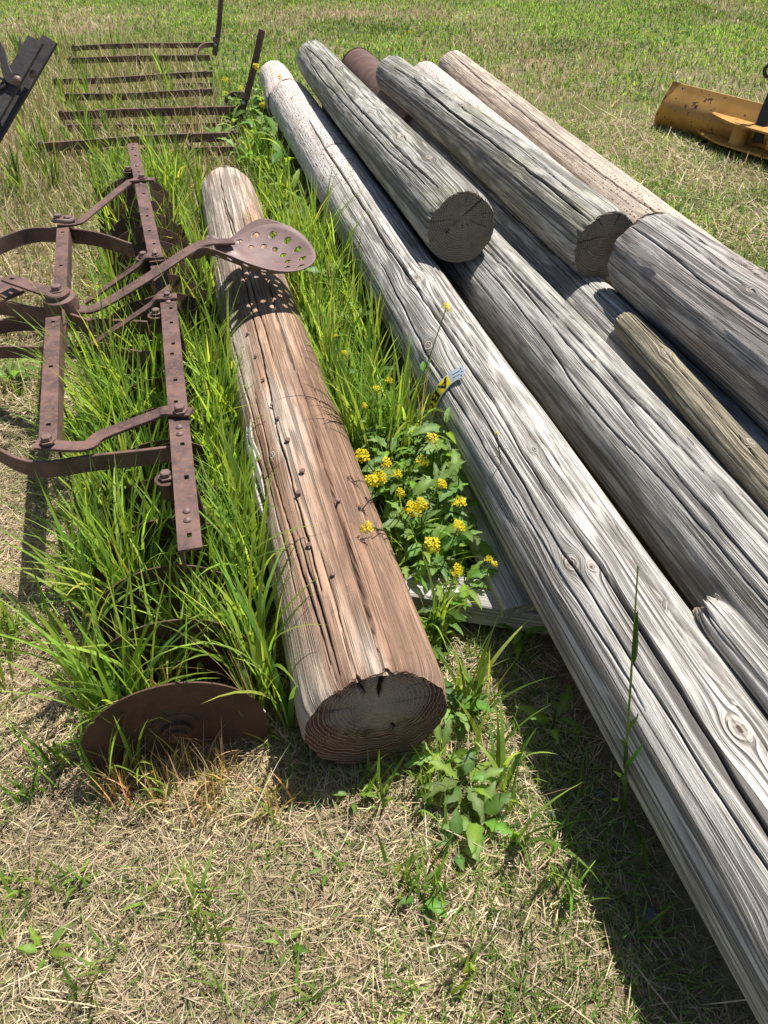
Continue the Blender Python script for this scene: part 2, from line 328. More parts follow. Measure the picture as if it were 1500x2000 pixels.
# ------------------------------------------------------------------ poles
CYL = []      # (P0, P1, r0, r1) for keeping plants out of the wood
def pole(name, label, P0, P1, r0, r1, mat, emat, cracks=(), knots=(), seed=0, group='weathered poles in the stack', NA=170, NL=260,
         maskfn=None, rings=(), holes=(), dents=(), ecracks=(), rough_end=.006, bow=.008, rag=0., cat='pole', wave=.02, bevel=.006, step_deg=112):
    P0 = np.asarray(P0, float); P1 = np.asarray(P1, float); D = P1-P0; L = np.linalg.norm(D); d = D/L
    rgt = norm(np.cross(d, (0, 0, 1))); up = np.cross(rgt, d); CYL.append((P0, P1, r0, r1))
    A = R_(step_deg); th = np.concatenate([np.linspace(-A, A, NA), np.linspace(A, 2*math.pi-A, 22)[1:-1]]); n = len(th)
    thw = np.where(th > math.pi, th-2*math.pi, th)
    l = np.linspace(0, 1, NL); l = L*(l if L < 2 else l**1.25)
    TH, LL = np.meshgrid(thw, l, indexing='xy'); r = r0+(r1-r0)*LL/L; S = TH*r
    c, s_ = np.cos(TH), np.sin(TH)
    rad = r*(1+wave*(2*fbm(c*1.6+seed, LL*.9+s_*1.6, seed, 3)-1) + .010*(2*fbm(TH*3+7*seed, LL*2.3, seed+5, 2)-1))
    rad += .0010*(fbm(S*55, LL*1.7, seed+9, 2)-.5) + .0010*(vn(S*150, LL*4.1, seed+11)-.5) + .004*(fbm(TH*5+seed, LL*3.3, seed+13, 3)-.5)
    for (s0, l0, R) in dents: rad -= .010*np.exp(-((S-s0)**2+((LL-l0)*.35)**2)/(R*R))*(.5+vn(S*40, LL*6, seed+77))
    ck = np.zeros_like(S)
    for (s0, la, lb, wd, dp) in cracks:
        m = s0+.010*np.sin(LL*1.7+s0*40)+.020*(fbm(LL*1.3, 0*LL+s0*31, seed+21, 4)-.5)*2+.004*(vn(LL*14, 0*LL+s0*51, seed+25)-.5)
        wl = wd*np.clip(np.minimum(LL-la, lb-LL)/.25, 0, 1)**.5*(.6+.8*vn(LL*5, 0*LL+s0*9, seed+3))
        k = np.clip(1-np.abs(S-m)/np.maximum(wl, 1e-5), 0, 1)*(wl > .0008); ck = np.maximum(ck, k); rad -= dp*np.minimum(1, k*1.5)
    for (l0, ta, tb, wd) in rings:
        k = np.clip(1-np.abs(LL-l0-.06*TH)/wd, 0, 1)*(TH > ta)*(TH < tb); ck = np.maximum(ck, k*.7); rad -= .006*k
    for (s0, l0, R) in holes:
        k = np.clip(1.6*(1-np.sqrt((S-s0)**2+(LL-l0)**2)/R), 0, 1); ck = np.maximum(ck, k); rad -= .03*k
    psi = S.copy(); kn = np.zeros_like(S)
    for (s0, l0, R) in knots:
        x = (LL-l0)*.62; y = S-s0; rr = x*x+y*y; psi -= y*R*R*1.1/(rr+.45*R*R)*np.exp(-rr/(14*R*R)); kn = np.maximum(kn, np.clip(1-np.sqrt(rr)/R*(.8+.4*vn(S*60, LL*60, seed)), 0, 1))
        rad += .007*np.exp(-rr/(R*R*2.2))
    for e, dist in ((0, LL), (1, L-LL)):     # worn rims
        rad -= (bevel*np.exp(-(dist/.010)**2) + rough_end*vn(TH*9, LL*20, seed+31+e)*np.exp(-(dist/.03)**2))
    rg = rag*(vn(TH*2.3, 0*TH, seed+41)+.5*vn(TH*6, 0*TH, seed+43)+.25*vn(TH*19, 0*TH, seed+44)-.7)
    lax = LL + rg*np.exp(-(LL/.12)**2) - rg[:, ::-1]*np.exp(-((L-LL)/.12)**2)
    bx = bow*np.sin(LL/L*math.pi*1.5+seed); bz = 0*bx
    V = P0+lax[..., None]*d+(bx+rad*s_)[..., None]*rgt+(bz+rad*c)[..., None]*up
    base = (P0+P1)/2; base = np.array([base[0], base[1], min(P0[2]-r0, P1[2]-r1)])
    root = thing(name, base, label, cat, group)
    I = np.arange(NL*n).reshape(NL, n); J = np.roll(I, -1, 1)
    q = np.stack([I[:-1], J[:-1], J[1:], I[1:]], -1).reshape(-1, 4)
    mk = np.zeros_like(S) if maskfn is None else maskfn(S, LL, TH)
    me = mesh_np('pole_shaft', V.reshape(-1, 3)-base, q, mat=mat, attrs={'gr': np.stack([psi, LL, np.full_like(S, seed*3.7)], -1).reshape(-1, 3), 'ck': ck.ravel(), 'kn': kn.ravel(), 'mk': mk.ravel()})
    link('pole_shaft', me, root)
    for e, row in ((0, 0), (1, NL-1)):
        rings = np.concatenate([np.linspace(0.0, .94, 46), [.97, .985, 1.]]); RR, TT = np.meshgrid(rings, thw, indexing='ij')
        cx = V[row].mean(0); edge = V[row]-cx
        er = np.linalg.norm(edge, axis=1); ed = edge/er[:, None]; bl_ = np.clip((rings-.72)/.28, 0, 1)[:, None]**1.5; P = cx+(rings[:, None]*(er.mean()*(1-bl_)+er[None]*bl_))[..., None]*ed[None]
        ex = (P-cx)@rgt; ey = (P-cx)@up; cke = np.zeros_like(ex); dep = (.010*(fbm(ex*45, ey*45, seed+51, 4)-.5)-.010*np.clip((RR-.85)/.15, 0, 1)*vn(TT*7, RR*0, seed+53)*vn(TT*23, RR*0, seed+54)+.0016*np.sin(ey*700+8*vn(ex*9, ey*9, seed)))*(RR < .99)
        for (a0, ri, ro, wd) in (ecracks if e == 0 else ()):
            an = a0+.16*(fbm(RR*5, 0*RR+a0, seed+61, 3)-.5)
            dd = np.abs(np.angle(np.exp(1j*(TT-an))))*np.maximum(RR*r0, .002); k = np.clip(1-dd/(wd*np.clip((RR-ri)/.15, 0, 1)+1e-6), 0, 1)*(RR > ri)*(RR < ro); cke = np.maximum(cke, k); dep = dep-.012*np.minimum(1, k*1.6)
        P = P + (-d if e == 0 else d)*dep[..., None]
        I2 = np.arange(RR.size).reshape(RR.shape); J2 = np.roll(I2, -1, 1)
        q = np.stack([I2[:-1], I2[1:], J2[1:], J2[:-1]], -1).reshape(-1, 4)
        if e == 1: q = q[:, ::-1]
        me = mesh_np('cut_end', P.reshape(-1, 3)-base, q, mat=emat, attrs={'ec': np.stack([ex, ey, 0*ex+seed], -1).reshape(-1, 3), 'ck': cke.ravel()})
        link('cut_end', me, root)
    def surf(s0, l0):
        t_ = s0/(r0+(r1-r0)*l0/L); rr_ = (r0+(r1-r0)*l0/L); p = P0+d*l0+rgt*(bow*math.sin(l0/L*math.pi*1.5+seed)+rr_*math.sin(t_))+up*rr_*math.cos(t_)
        return p, rgt*math.sin(t_)+up*math.cos(t_), d
    return root, surf
def brown_mask(S, L, TH):
    return np.clip(.80-np.clip(L-1.6, 0, 2)*.42-np.clip(.35-L, 0, 1)*.3+np.clip(TH*.5, -.8, .35)+1.5*(fbm(TH*2.6+5, L*2.0, 99, 4)-.5), 0, 1)
brown, brown_surf = pole('log', 'short fat red-brown log lying alone under the rusty tractor seat', (-.02, .93, .168), (-.865, 4.28, .148), .168, .148, m_brown, m_endb,
    cracks=[(.018, 0, .95, .0062, .022), (-.035, .0, .42, .003, .012), (-.055, .25, 3.0, .0045, .014), (.06, .9, 3.3, .004, .012), (-.10, 0, 1.2, .0035, .01), (.10, .15, 1.7, .0028, .008), (-.02, 1.2, 3.4, .004, .012), (.03, 2.0, 3.45, .003, .01), (-.14, .3, 2.6, .003, .01), (-.075, .0, .5, .004, .014)],
    knots=[(-.10, .83, .014)], dents=[(-.20, .8, .05), (.12, .45, .03)], seed=2, NA=230, NL=330, maskfn=brown_mask, group='logs lying on the grass',
    ecracks=[(.10, .18, 1, .008), (-.25, .4, 1, .005), (2.6, .2, .8, .0022), (-1.0, .2, .95, .002), (1.2, .25, .9, .0018), (-2.2, .3, .95, .002), (.7, .5, 1, .0018), (-.6, .6, 1, .002), (3.1, .5, 1, .0015)], rough_end=.008, bevel=.004, cat='log', wave=.03)
inc_far = lambda S, L, TH: np.clip((L-3.3)/.9, 0, 1)
front, front_surf = pole('pole', 'long silver-grey pole at the left edge of the stack, with knots and deep cracks', (.830, .05, .245), (-.665, 5.86, .235), .150, .148, m_front, m_end,
    cracks=[(-.045, .2, 5., .0055, .02), (.015, .4, 3.4, .004, .014), (.06, .3, 4.4, .0045, .015), (-.085, .2, 2.0, .0035, .01), (.09, .6, 3., .003, .01), (-.015, 1.4, 4., .003, .01), (.035, .0, 1.5, .004, .012), (-.12, .8, 3., .003, .008)],
    knots=[(-.03, 2.72, .028), (-.095, 1.23, .024), (-.062, 1.19, .014), (.005, .74, .026), (-.12, 2.3, .024), (-.12, .40, .024), (-.02, 1.62, .010)], holes=[(.045, 1.05, .012)], seed=4, NA=230, NL=420, maskfn=inc_far, rings=[(4.45, -.5, 1.2, .040), (5.3, -.2, .9, .025)])
pole('pole', 'pale incised pole end poking out beyond the long silver-grey pole', (-.69, 5.9, .205), (-.88, 6.85, .19), .132, .12, m_pale, m_end, seed=5, NA=110, NL=60, maskfn=lambda S, L, TH: 0*S+1)
pole('pole', 'grey pole with fine straight grain, second from the left in the bottom row', (1.115, .45, .235), (-.275, 5.7, .24), .140, .152, m_pole_dark, m_end,
    cracks=[(-.01, .2, 4.4, .005, .018), (.05, .3, 3.3, .0035, .012), (-.06, .3, 3.6, .0035, .012), (-.10, .2, 2.6, .003, .01), (.09, .6, 3.5, .003, .01), (.02, 1., 3., .003, .01)],
    knots=[(-.03, 1.7, .008)], holes=[(-.065, .66, .011)], seed=6, NA=220, NL=340)
pole('pole', 'mossy grey top pole with cut end facing the camera, the left one of two', (.290, 2.90, .485), (-.495, 6.05, .462), .142, .120, m_mossy, m_end,
    cracks=[(-.07, .1, 3.1, .005, .016), (-.02, .3, 2.6, .0035, .012), (.05, .0, 2.9, .003, .01), (-.11, .2, 3., .0035, .01)], knots=[(-.01, .42, .022), (-.03, .75, .024), (-.05, 1.25, .022), (.0, 2.3, .02)], seed=8, NA=190, NL=240, ecracks=[(.62, .0, .97, .0035), (-2.05, .0, 1, .0022), (3.0, .1, .4, .002), (-1.3, .3, .95, .0014), (1.7, .3, .9, .0014), (2.3, .2, .8, .0014), (.1, .4, .95, .0012), (-2.7, .4, .95, .0012), (1.2, .5, 1, .0012)])
pole('pole', 'mossy grey top pole with cut end facing the camera, the right one of two', (.825, 2.76, .472), (.055, 5.64, .455), .132, .112, m_mossy, m_end,
    cracks=[(-.075, .0, 2.7, .0065, .02), (-.03, .2, 2.2, .0035, .01), (.03, .2, 2.4, .003, .01), (.07, .1, 2.0, .003, .01)], knots=[(-.02, 1.6, .022), (.01, 1.9, .02), (-.03, 2.3, .022), (.02, 2.5, .016)], seed=12, NA=190, NL=240, ecracks=[(-1.35, .15, 1, .003), (.35, .3, 1, .003), (2.9, .3, .95, .0014), (1.4, .4, 1, .0014), (-2.2, .3, .95, .0014), (2.1, .5, 1, .0012), (-.4, .4, 1, .0014)])
big, big_surf = pole('pole', 'thick grey-purple pole with peeling wood on top of the stack at the right edge', (1.36, 1.05, .49), (.955, 2.70, .47), .176, .158, m_purple, m_end,
    cracks=[(.0, .2, 1.7, .007, .02), (.06, .1, 1.7, .004, .012), (-.10, .2, 1.7, .004, .012), (-.05, .4, 1.6, .0035, .01), (.11, .2, 1.6, .004, .012)], knots=[(.045, 1.2, .03), (-.06, 1.05, .014)], seed=14, NA=190, NL=170, rough_end=.010, rag=.012, wave=.05, bow=.0)
pole('pole', 'shaded grey pole in the bottom row beneath the thick purple-grey pole', (1.28, .8, .235), (-.02, 5.9, .225), .135, .125, m_pole_dark, m_end, cracks=[(-.03, .2, 4, .004, .012), (.04, .2, 4, .004, .012)], knots=[(.02, 1.55, .018)], seed=16, NA=130, NL=180)
pole('pole', 'pale incised pole showing as a narrow strip behind the right mossy pole', (1.62, .7, .215), (.315, 6.62, .235), .125, .118, m_pale, m_end, cracks=[(.02, .2, 5, .003, .01)], seed=18, NA=120, NL=180, maskfn=lambda S, L, TH: 0*S+1)
pole('pole', 'bleached tan pole at the far right of the bottom row', (1.80, .9, .225), (.555, 7.0, .225), .132, .128, m_tan, m_end, cracks=[(-.06, 1.5, 6, .004, .013), (.02, 2, 6, .003, .01), (.06, 1., 6, .0025, .008)], knots=[(-.06, 4.1, .014)], seed=20, NA=150, NL=240, maskfn=lambda S, L, TH: np.clip(1-np.abs(L-2.6)/1.4, 0, .7), rag=.02)
pole('pole', 'thin ochre pole lying in the groove beside the fine-grained grey pole', (1.085, 1.0, .372), (.815, 2.38, .365), .053, .046, m_ochre, m_end, cracks=[(-.01, .1, 1.6, .003, .008)], knots=[(-.005, 1.1, .016), (.005, .62, .014)], seed=22, NA=90, NL=150, bow=.012, wave=.05)
pole('pole', 'ragged splintered pole in the gap between the two long front poles', (.865, .42, .365), (.695, 1.085, .375), .044, .040, m_front, m_end, cracks=[(0, .05, .65, .003, .008)], seed=24, NA=80, NL=70, rag=.05, rough_end=.015, wave=.08)
# rusty drum beyond the stack
pt = MB(); p0, p1 = np.array([.22, 5.0, .27]), np.array([-.2, 6.75, .27]); Mx = frame(p0, p1-p0, (0, 0, 1)) @ Matrix.Rotation(math.pi/2, 4, 'Y')
Lp = np.linalg.norm(p1-p0)
pipe = thing('rusty_drum', (.0, 5.9, .13), 'dark rusty steel pipe end between the two mossy top poles', 'pipe')
pt.lathe([(.10, 0), (.135, 0), (.137, .01), (.137, Lp-.012), (.143, Lp-.01), (.143, Lp), (.10, Lp)], 40, Mx).build('pipe_wall', m_pipe, pipe)
CYL.append((p0, p1, .137, .137))
# nails in the brown log
nail = MB().lathe([(.0025, -.02), (.0025, .004), (.0095, .004), (.010, .006), (.008, .0085)], 12).mesh('nail', m_bolt, True)
for s0, l0, tl in [(-.055, .98, .2), (-.045, .86, .5), (-.06, 1.06, 0), (-.065, 1.22, .1), (-.07, 1.38, .2), (-.078, 1.55, 0), (-.06, 1.66, .2), (-.083, 1.80, 0), (-.055, .62, .1), (-.065, .42, 0), (-.03, .30, .3), (.035, .56, .4), (-.1, 2.4, 0), (-.03, .70, 0)]:
    p, nn, dd = brown_surf(s0, l0); nn = norm(nn+np.array([tl*.4, -tl, 0]))
    M = frame(p+nn*.004-np.array(brown.location), dd, nn); link('nail', nail, brown, M @ Matrix.Scale(.62+.3*((l0*37) % 1), 4) @ Matrix.Translation((0, 0, -.003)))
# a bolt hole in the second pole and the hollow knot are cracks of the material; splinter strips on the purple pole
sp = MB()
for s0, l0, ln, wd in [(-.16, .5, .5, .016), (-.17, 1.1, .35, .013), (-.155, 1.4, .2, .02)]:
    pts = [brown_surf and big_surf(s0, l0+ln*t)[0]+big_surf(s0, l0)[1]*(.001+.006*math.sin(t*3)) for t in np.linspace(0, 1, 7)]
    sp.sweep(pts, wd, .004, up=big_surf(s0, l0)[1], taper=[.2, .8, 1, .9, 1, .6, .15])
sp.build('splinter', m_purple, big)
for k, (s0, l0, ln, wd) in enumerate([(-.165, .70, .36, .02), (-.175, .78, .30, .018), (-.15, .86, .22, .014), (-.185, .62, .34, .018)]):
    pts = [brown_surf(s0+.006*math.sin(t*5+k), l0+ln*t)[0]+brown_surf(s0, l0)[1]*(.002+.008*math.sin(t*3.1)) for t in np.linspace(0, 1, 8)]
    MB().sweep(pts, wd, .007, up=brown_surf(s0, l0)[1], taper=[.2, .7, 1, .8, 1, .9, .5, .15]).build('splinter', m_board, brown)

# ------------------------------------------------------------------ boards under the stack
def board(name, label, P0, P1, wd, th, mat, cat='board', group=None, seed=0):
    P0 = np.asarray(P0, float); P1 = np.asarray(P1, float); D = P1-P0; L = np.linalg.norm(D); x = D/L; z = np.array([0, 0, 1.]); y = np.cross(z, x); n = 60
    c = .004; sec = [(-wd/2, -th/2+c), (-wd/2, th/2-c), (-wd/2+c, th/2), (-wd/4, th/2), (0, th/2), (wd/4, th/2), (wd/2-c, th/2), (wd/2, th/2-c), (wd/2, -th/2+c), (wd/2-c, -th/2), (-wd/2+c, -th/2)]
    m = len(sec); l = np.linspace(0, L, n); V = []; G = []
    for i, li in enumerate(l):
        for a, b in sec:
            V.append(P0+x*li+y*(a+.004*(float(vn(li*6, a*20, seed))-.5))+z*(b+.005*(float(vn(li*5, a*30, seed+1))-.5))); G.append((a+b*1.3, li, seed*2.1))
    I = np.arange(n*m).reshape(n, m); J = np.roll(I, -1, 1); q = np.stack([I[:-1], J[:-1], J[1:], I[1:]], -1).reshape(-1, 4)
    V = np.array(V); base = np.array([(P0[0]+P1[0])/2, (P0[1]+P1[1])/2, P0[2]-th/2])
    k = len(V); V = np.vstack([V, V[:m].mean(0), V[-m:].mean(0)]); G += [(0, 0, 0), (0, L, 0)]
    tr = [(k, (j+1) % m, j) for j in range(m)]+[(k+1, (n-1)*m+j, (n-1)*m+(j+1) % m) for j in range(m)]
    zf = np.zeros(len(V))
    me = mesh_np(name, V-base, q, tr, mat, False, {'gr': np.array(G), 'ck': zf, 'kn': zf, 'mk': zf})
    o = link(name, me); o.location = base; tag(o, label, cat, group); return o
a, b = at(1024, 1192, .12), at(856, 850, .12)
b = a+(b-a)*1.25
board('board', 'grey sawn board under the left side of the stack beside the yellow flowers', a, b, .115, .04, m_board, group='boards under the stack', seed=1)
a, b = at(740, 1145, .075), at(975, 1180, .075)
board('sleeper', 'pale squared timber crosspiece half hidden by weeds beside the red-brown log', a, a+(b-a)*4.6, .10, .075, m_board, 'timber', 'boards under the stack', 2)
a = np.array([-.30, 4.45, .05]); board('sleeper', 'far squared timber crosspiece in the shade under the stack', a, a+np.array([1.35, .3, 0]), .10, .09, m_board, 'timber', 'boards under the stack', 3)

# ------------------------------------------------------------------ bent tag with letters
def on_cyl(px, py, off):
    a_, b_, r0_, r1_ = CYL[1]; d_ = norm(FW+(px-750)/FPX*RT-(py-1000)/FPX*UPV); ax_ = norm(b_-a_); best = None
    for t_ in np.linspace(.6, 5, 1200):
        p_ = CAM+d_*t_; u_ = np.clip((p_-a_)@ax_, 0, 9); ds = np.linalg.norm(p_-(a_+ax_*u_))-(.15+off)
        if best is None or ds < best[0]-1e-6: best = (ds, p_)
        if ds <= 0: break
    return best[1]
tagroot = thing('letter_tag', at(845, 800, .16), 'bent metal strip with black A B C on yellow, stuck beside the front pole', 'tag')
tp = smooth_path([on_cyl(836, 834, .022), on_cyl(841, 803, .018), on_cyl(855, 768, .016), on_cyl(878, 740, .016), on_cyl(907, 723, .024)], 10)
base_t = np.array(tagroot.location); Tt = np.gradient(tp, axis=0); Tt /= np.linalg.norm(Tt, axis=1)[:, None]
acc = np.r_[0, np.cumsum(np.linalg.norm(np.diff(tp, axis=0), axis=1))]; LT = acc[-1]; WT = .040
view = norm(CAM-tp[20]); 
def strip_frame(u):
    p = np.array([np.interp(u, acc, tp[:, k]) for k in range(3)]); t_ = norm([np.interp(u, acc, Tt[:, k]) for k in range(3)])
    a_, b_ = CYL[1][:2]; ax_ = norm(b_-a_); rd_ = (p-a_)-ax_*((p-a_)@ax_); pref = norm(norm(rd_)+.45*view); nrm = norm(pref-t_*np.dot(pref, t_)); return p, t_, nrm, np.cross(t_, nrm)
def strip_mesh(u0, u1, v0, v1, off, th, nu=24, rnd=False):
    Vv = []; nv = 8
    for i in range(nu+1):
        u = u0+(u1-u0)*i/nu; p, t_, nr, sd_ = strip_frame(u)
        k = 1.
        if rnd and u1-u < .018: k = math.sqrt(max(.03, 1-((.018-(u1-u))/.018)**2))*.45+.55
        for j in range(nv+1):
            v = (v0+(v1-v0)*j/nv)*k; Vv.append(p+sd_*v+nr*off)
    n1 = len(Vv); Vv += [np.array(v)-strip_frame(u0+(u1-u0)*(i//(nv+1))/nu)[2]*th for i, v in enumerate(Vv)]
    F = []
    for i in range(nu):
        for j in range(nv):
            a = i*(nv+1)+j; F.append((a, a+1, a+nv+2, a+nv+1)); F.append((n1+a, n1+a+nv+1, n1+a+nv+2, n1+a+1))
        for j in (0, nv):
            a = i*(nv+1)+j; b_ = a+nv+1; F.append((a, b_, n1+b_, n1+a) if j == 0 else (b_, a, n1+a, n1+b_))
    for i in (0, nu):
        for j in range(nv):
            a = i*(nv+1)+j; F.append((a, a+1, n1+a+1, n1+a))
    return MB().add(Vv, F)
strip_mesh(0, LT, -WT/2, WT/2, 0, .0015, 40, True).build('strip', m_alu, tagroot)
lab = [(.24, .40, 'C'), (.405, .575, 'B'), (.585, .775, 'A')]
for u0, u1, ch in lab:
    strip_mesh(u0*LT, u1*LT, -WT*.43, WT*.43, .0006, .0005).build('label', m_ylab, tagroot); labo = bpy.context.scene.collection.objects[-1]
    cu = bpy.data.curves.new('letter', 'FONT'); cu.body = ch; cu.size = 1; cu.align_x = 'CENTER'; cu.resolution_u = 3; cu.offset = .018; cu.extrude = 0
    tmp = bpy.data.objects.new('letter_tmp', cu); scene.collection.objects.link(tmp); bpy.context.view_layer.update()
    lm = bpy.data.meshes.new_from_object(tmp.evaluated_get(bpy.context.evaluated_depsgraph_get())); bpy.data.objects.remove(tmp)
    co = np.array([v.co[:] for v in lm.vertices]); lo, hi = co[:, :2].min(0), co[:, :2].max(0)
    cw = (u1-u0)*LT*.88
    for v, c in zip(lm.vertices, co):
        xx = (c[0]-lo[0])/(hi[0]-lo[0])-.5; yy = (c[1]-lo[1])/(hi[1]-lo[1])-.5
        p, t_, nr, sd_ = strip_frame((u0+u1)/2*LT-xx*cw); pw = p+nr*.0013
        # letters read from the raised end downwards; their tops point to the pole side
        v.co = Vector(pw+sd_*yy*WT*.74-base_t)
    lm.materials.clear(); lm.materials.append(m_blk); link('letter', lm, labo)
slot = MB()
for v in (-.006, .006):
    for u0, u1 in ((.83, .93), (.05, .16)):
        slot.add(strip_mesh(u0*LT, u1*LT, v-.0008, v+.0008, .0005, .0004, 6).v, strip_mesh(u0*LT, u1*LT, v-.0008, v+.0008, .0005, .0004, 6).f)
for u, v in ((.95, .013), (.95, -.013), (.965, 0)):
    s2 = strip_mesh(u*LT-.002, u*LT+.002, v-.002, v+.002, .0005, .0004, 4); slot.add(s2.v, s2.f)
slot.build('slot', m_blk, tagroot)

# ------------------------------------------------------------------ disc harrow
HL = np.array([-.75, 2.3, 0.]); harrow = thing('disc_harrow', HL, 'rusty old disc harrow with perforated beams standing in tall grass', 'disc harrow')
H0 = np.array(harrow.location)
def hp(b, name, mat=None, parent=None, smooth=True): return link(name, b.mesh(name, mat or m_rust, smooth, H0 if parent is None else H0), harrow)
hexb = MB().lathe([(.016, 0), (.016, .004), (.011, .0041), (.011, .013), (.009, .0145)], 6).mesh('bolt', m_bolt, False)
rivet = MB().lathe([(.011, 0), (.011, .003), (.008, .007), (.003, .009)], 12).mesh('rivet', m_bolt, True)
def put(me, name, p, zdir=(0, 0, 1), sc=1., rot=.3):
    M = frame(np.asarray(p)-H0, (math.cos(rot), math.sin(rot), 0.01), zdir) @ Matrix.Scale(sc, 4); return link(name, me, harrow, M)
def beam(A, B, W, holes):
    A = np.asarray(A, float); B = np.asarray(B, float); L = np.linalg.norm(B-A); M = frame(A, B-A, (0, 0, 1))
    b = MB().plate(L, W, .007, holes, M)                                  # top flange
    M2 = M @ Matrix.Translation((0, W/2-.0045, -.033)) @ Matrix.Rotation(math.pi/2, 4, 'X')
    b.plate(L-.004, .055, .007, [], M2 @ Matrix.Translation((.002, 0, 0)))  # standing flange
    hp(b, 'gang_beam', smooth=False); return M, L
BW = .052
A1, B1 = at(372, 1074, .45), at(328, 578, .45); A2, B2 = at(306, 512, .45), at(259, 281, .45)
def hole_row(L, seed, fr):
    r = np.random.default_rng(seed); return [(f*L, r.uniform(-.008, .006), .012+.004*r.random(), .011) for f in fr]
M1, L1_ = beam(A1, B1, BW, hole_row(L1_ if False else np.linalg.norm(B1-A1), 1, [.035, .2, .31, .47, .56, .68, .73, .84, .92]))
M2_, L2_ = beam(A2, B2, BW, hole_row(np.linalg.norm(B2-A2), 2, [.11, .2, .31, .36, .49, .62, .69, .86, .93, .98]))
for M, L, fr in ((M1, L1_, [.075, .1, .345, .37, .955, .975]), (M2_, L2_, [.06, .035, .57, .75, .95])):
    for f in fr: p = M @ Vector((f*L, 0, .0037)); put(rivet, 'rivet', p, sc=.85)
# discs and axles
def disc_mesh():
    R, n = .202, 9; prof = []
    for i in range(n+1): r = .03+(R-.03)*i/n; prof.append((r, .036*((r/R)**2)))
    prof += [(r, z-.004) for r, z in prof[::-1]]
    return MB().lathe(prof, 56, closed=True).mesh('disc', m_rustd, True)
dm = disc_mesh()
hub = MB().lathe([(.055, -.012), (.052, .004), (.034, .008), (.034, .02), (.02, .021), (.02, .03)], 20).mesh('hub', m_rustd, True)
spool = MB().lathe([(.042, .0), (.024, .02), (.024, .135), (.042, .155)], 16).mesh('spool', m_rustd, True)
def gang(start, dirv, n, sp, sign):
    d = norm(dirv)
    for i in range(n):
        p = start+d*sp*i; nv = norm(-d*sign+np.array([.04*sign, 0, 0]))
        M = frame(p-H0, np.cross((0, 0, 1), nv), nv); dk = link('disc', dm, harrow, M @ Matrix.Rotation(float(i*1.3), 4, 'Z'))
        link('hub', hub, dk)
        if i < n-1: link('spool', spool, harrow, frame(p-H0+d*.008, np.cross((0, 0, 1), d), d))
d1 = norm((B1-A1)*[1, 1, 0]); s1 = at(343, 1314, .29); s1[2] = .088; s1[0] -= .035; gang(s1, d1+np.array([.02, 0, 0]), 9, .176, 1)
d2 = norm((B2-A2)*[1, 1, 0]); gang(np.array([-.83, 2.66, .12]), d2+np.array([-.03, 0, 0]), 9, .176, -1)
for M, L, fr, lean in ((M1, L1_, (.22, .92), 0), (M2_, L2_, (.06, .75), 0)):              # standards from beam to axle
    for f in fr:
        p = np.array(M @ Vector((f*L, 0, -.02))); q = p*[1, 1, 0]+[-.01, 0, .17]
        hp(MB().sweep(smooth_path([p, p*.5+q*.5+[.012, 0, 0], q], 4), .045, .010, up=(0, 1, 0)), 'standard', m_rustd)
        put(hexb, 'bolt', p+[-.045, 0, .005], sc=1.2); hp(MB().lathe([(.022, -.05), (.022, 0), (.03, .002), (.03, .006)], 14, Matrix.Translation(p+[-.045, 0, -.005])), 'bushing', m_rustd)
# short strap bends at the inner beam ends
for P, sg in ((B1, 1), (A2, -1)):
    dd = d1 if sg > 0 else d2; sd_ = np.array([-dd[1], dd[0], 0]); c = P-dd*.03*sg
    hp(MB().sweep(smooth_path([c+sd_*(-.030)+[0, 0, .009], c+sd_*.0+[0, 0, .009], c+sd_*.035+[0, 0, .012], c+sd_*.06+[0, 0, -.012], c+sd_*.13+[0, 0, -.05], c+sd_*.28+[0, 0, -.13]], 5), .038, .008), 'strap'); put(hexb, 'bolt', c+[0, 0, .013])
# joint between both gangs: worn vertical plate
a, b = A2+[0, 0, -.015], B1+[0, 0, -.02]; hp(MB().sweep(smooth_path([a, (a+b)/2+[0, 0, -.05], b], 5), .052, .01), 'centre_link')
hp(MB().sweep(smooth_path([at(345, 590, .36), at(300, 605, .34), at(250, 625, .31), at(190, 690, .22)], 5), .10, .008, up=(.3, 1, .2)), 'scraper_plate', m_rustd)
# inner flat bars
zF = .435
Fa, Fb, Fc, Fd = at(124, 436, zF), at(116, 585, zF), at(104, 625, zF), at(94, 868, zF)
for A, B, hs in ((Fa, Fb, [.17, .62]), (Fc, Fd, [.05, .45, .88])):
    A = A+(A-B)*.02; L = np.linalg.norm(B-A); M = frame(B, A-B, (0, 0, 1)); b = MB().plate(L, .046, .009, [((1-h)*L, 0, .012, .013) for h in hs], M)
    b.plate(L-.004, .045, .007, [], M @ Matrix.Translation((.002, -.0195, -.028)) @ Matrix.Rotation(math.pi/2, 4, 'X'))
    hp(b, 'frame_bar', smooth=False)
# hub stack
hc = at(117, 585, zF+.01)
hp(MB().lathe([(.055, -.05), (.056, -.01), (.053, .012), (.04, .018), (.04, .03), (.036, .034)], 28, Matrix.Translation(hc) @ Matrix.Rotation(.12, 4, 'X')), 'pivot_boss'); put(hexb, 'bolt', hc+[0, 0, .03], sc=1.5)
# seat spring
seat_z = .50
spath = smooth_path([at(110, 590, .425), at(165, 606, .40), at(210, 590, .41), at(300, 535, .45), at(372, 488, .475), at(405, 474, .482), at(455, 472, .465)], 7)
hp(MB().sweep(spath, .046, .012, ch=.3), 'seat_spring')
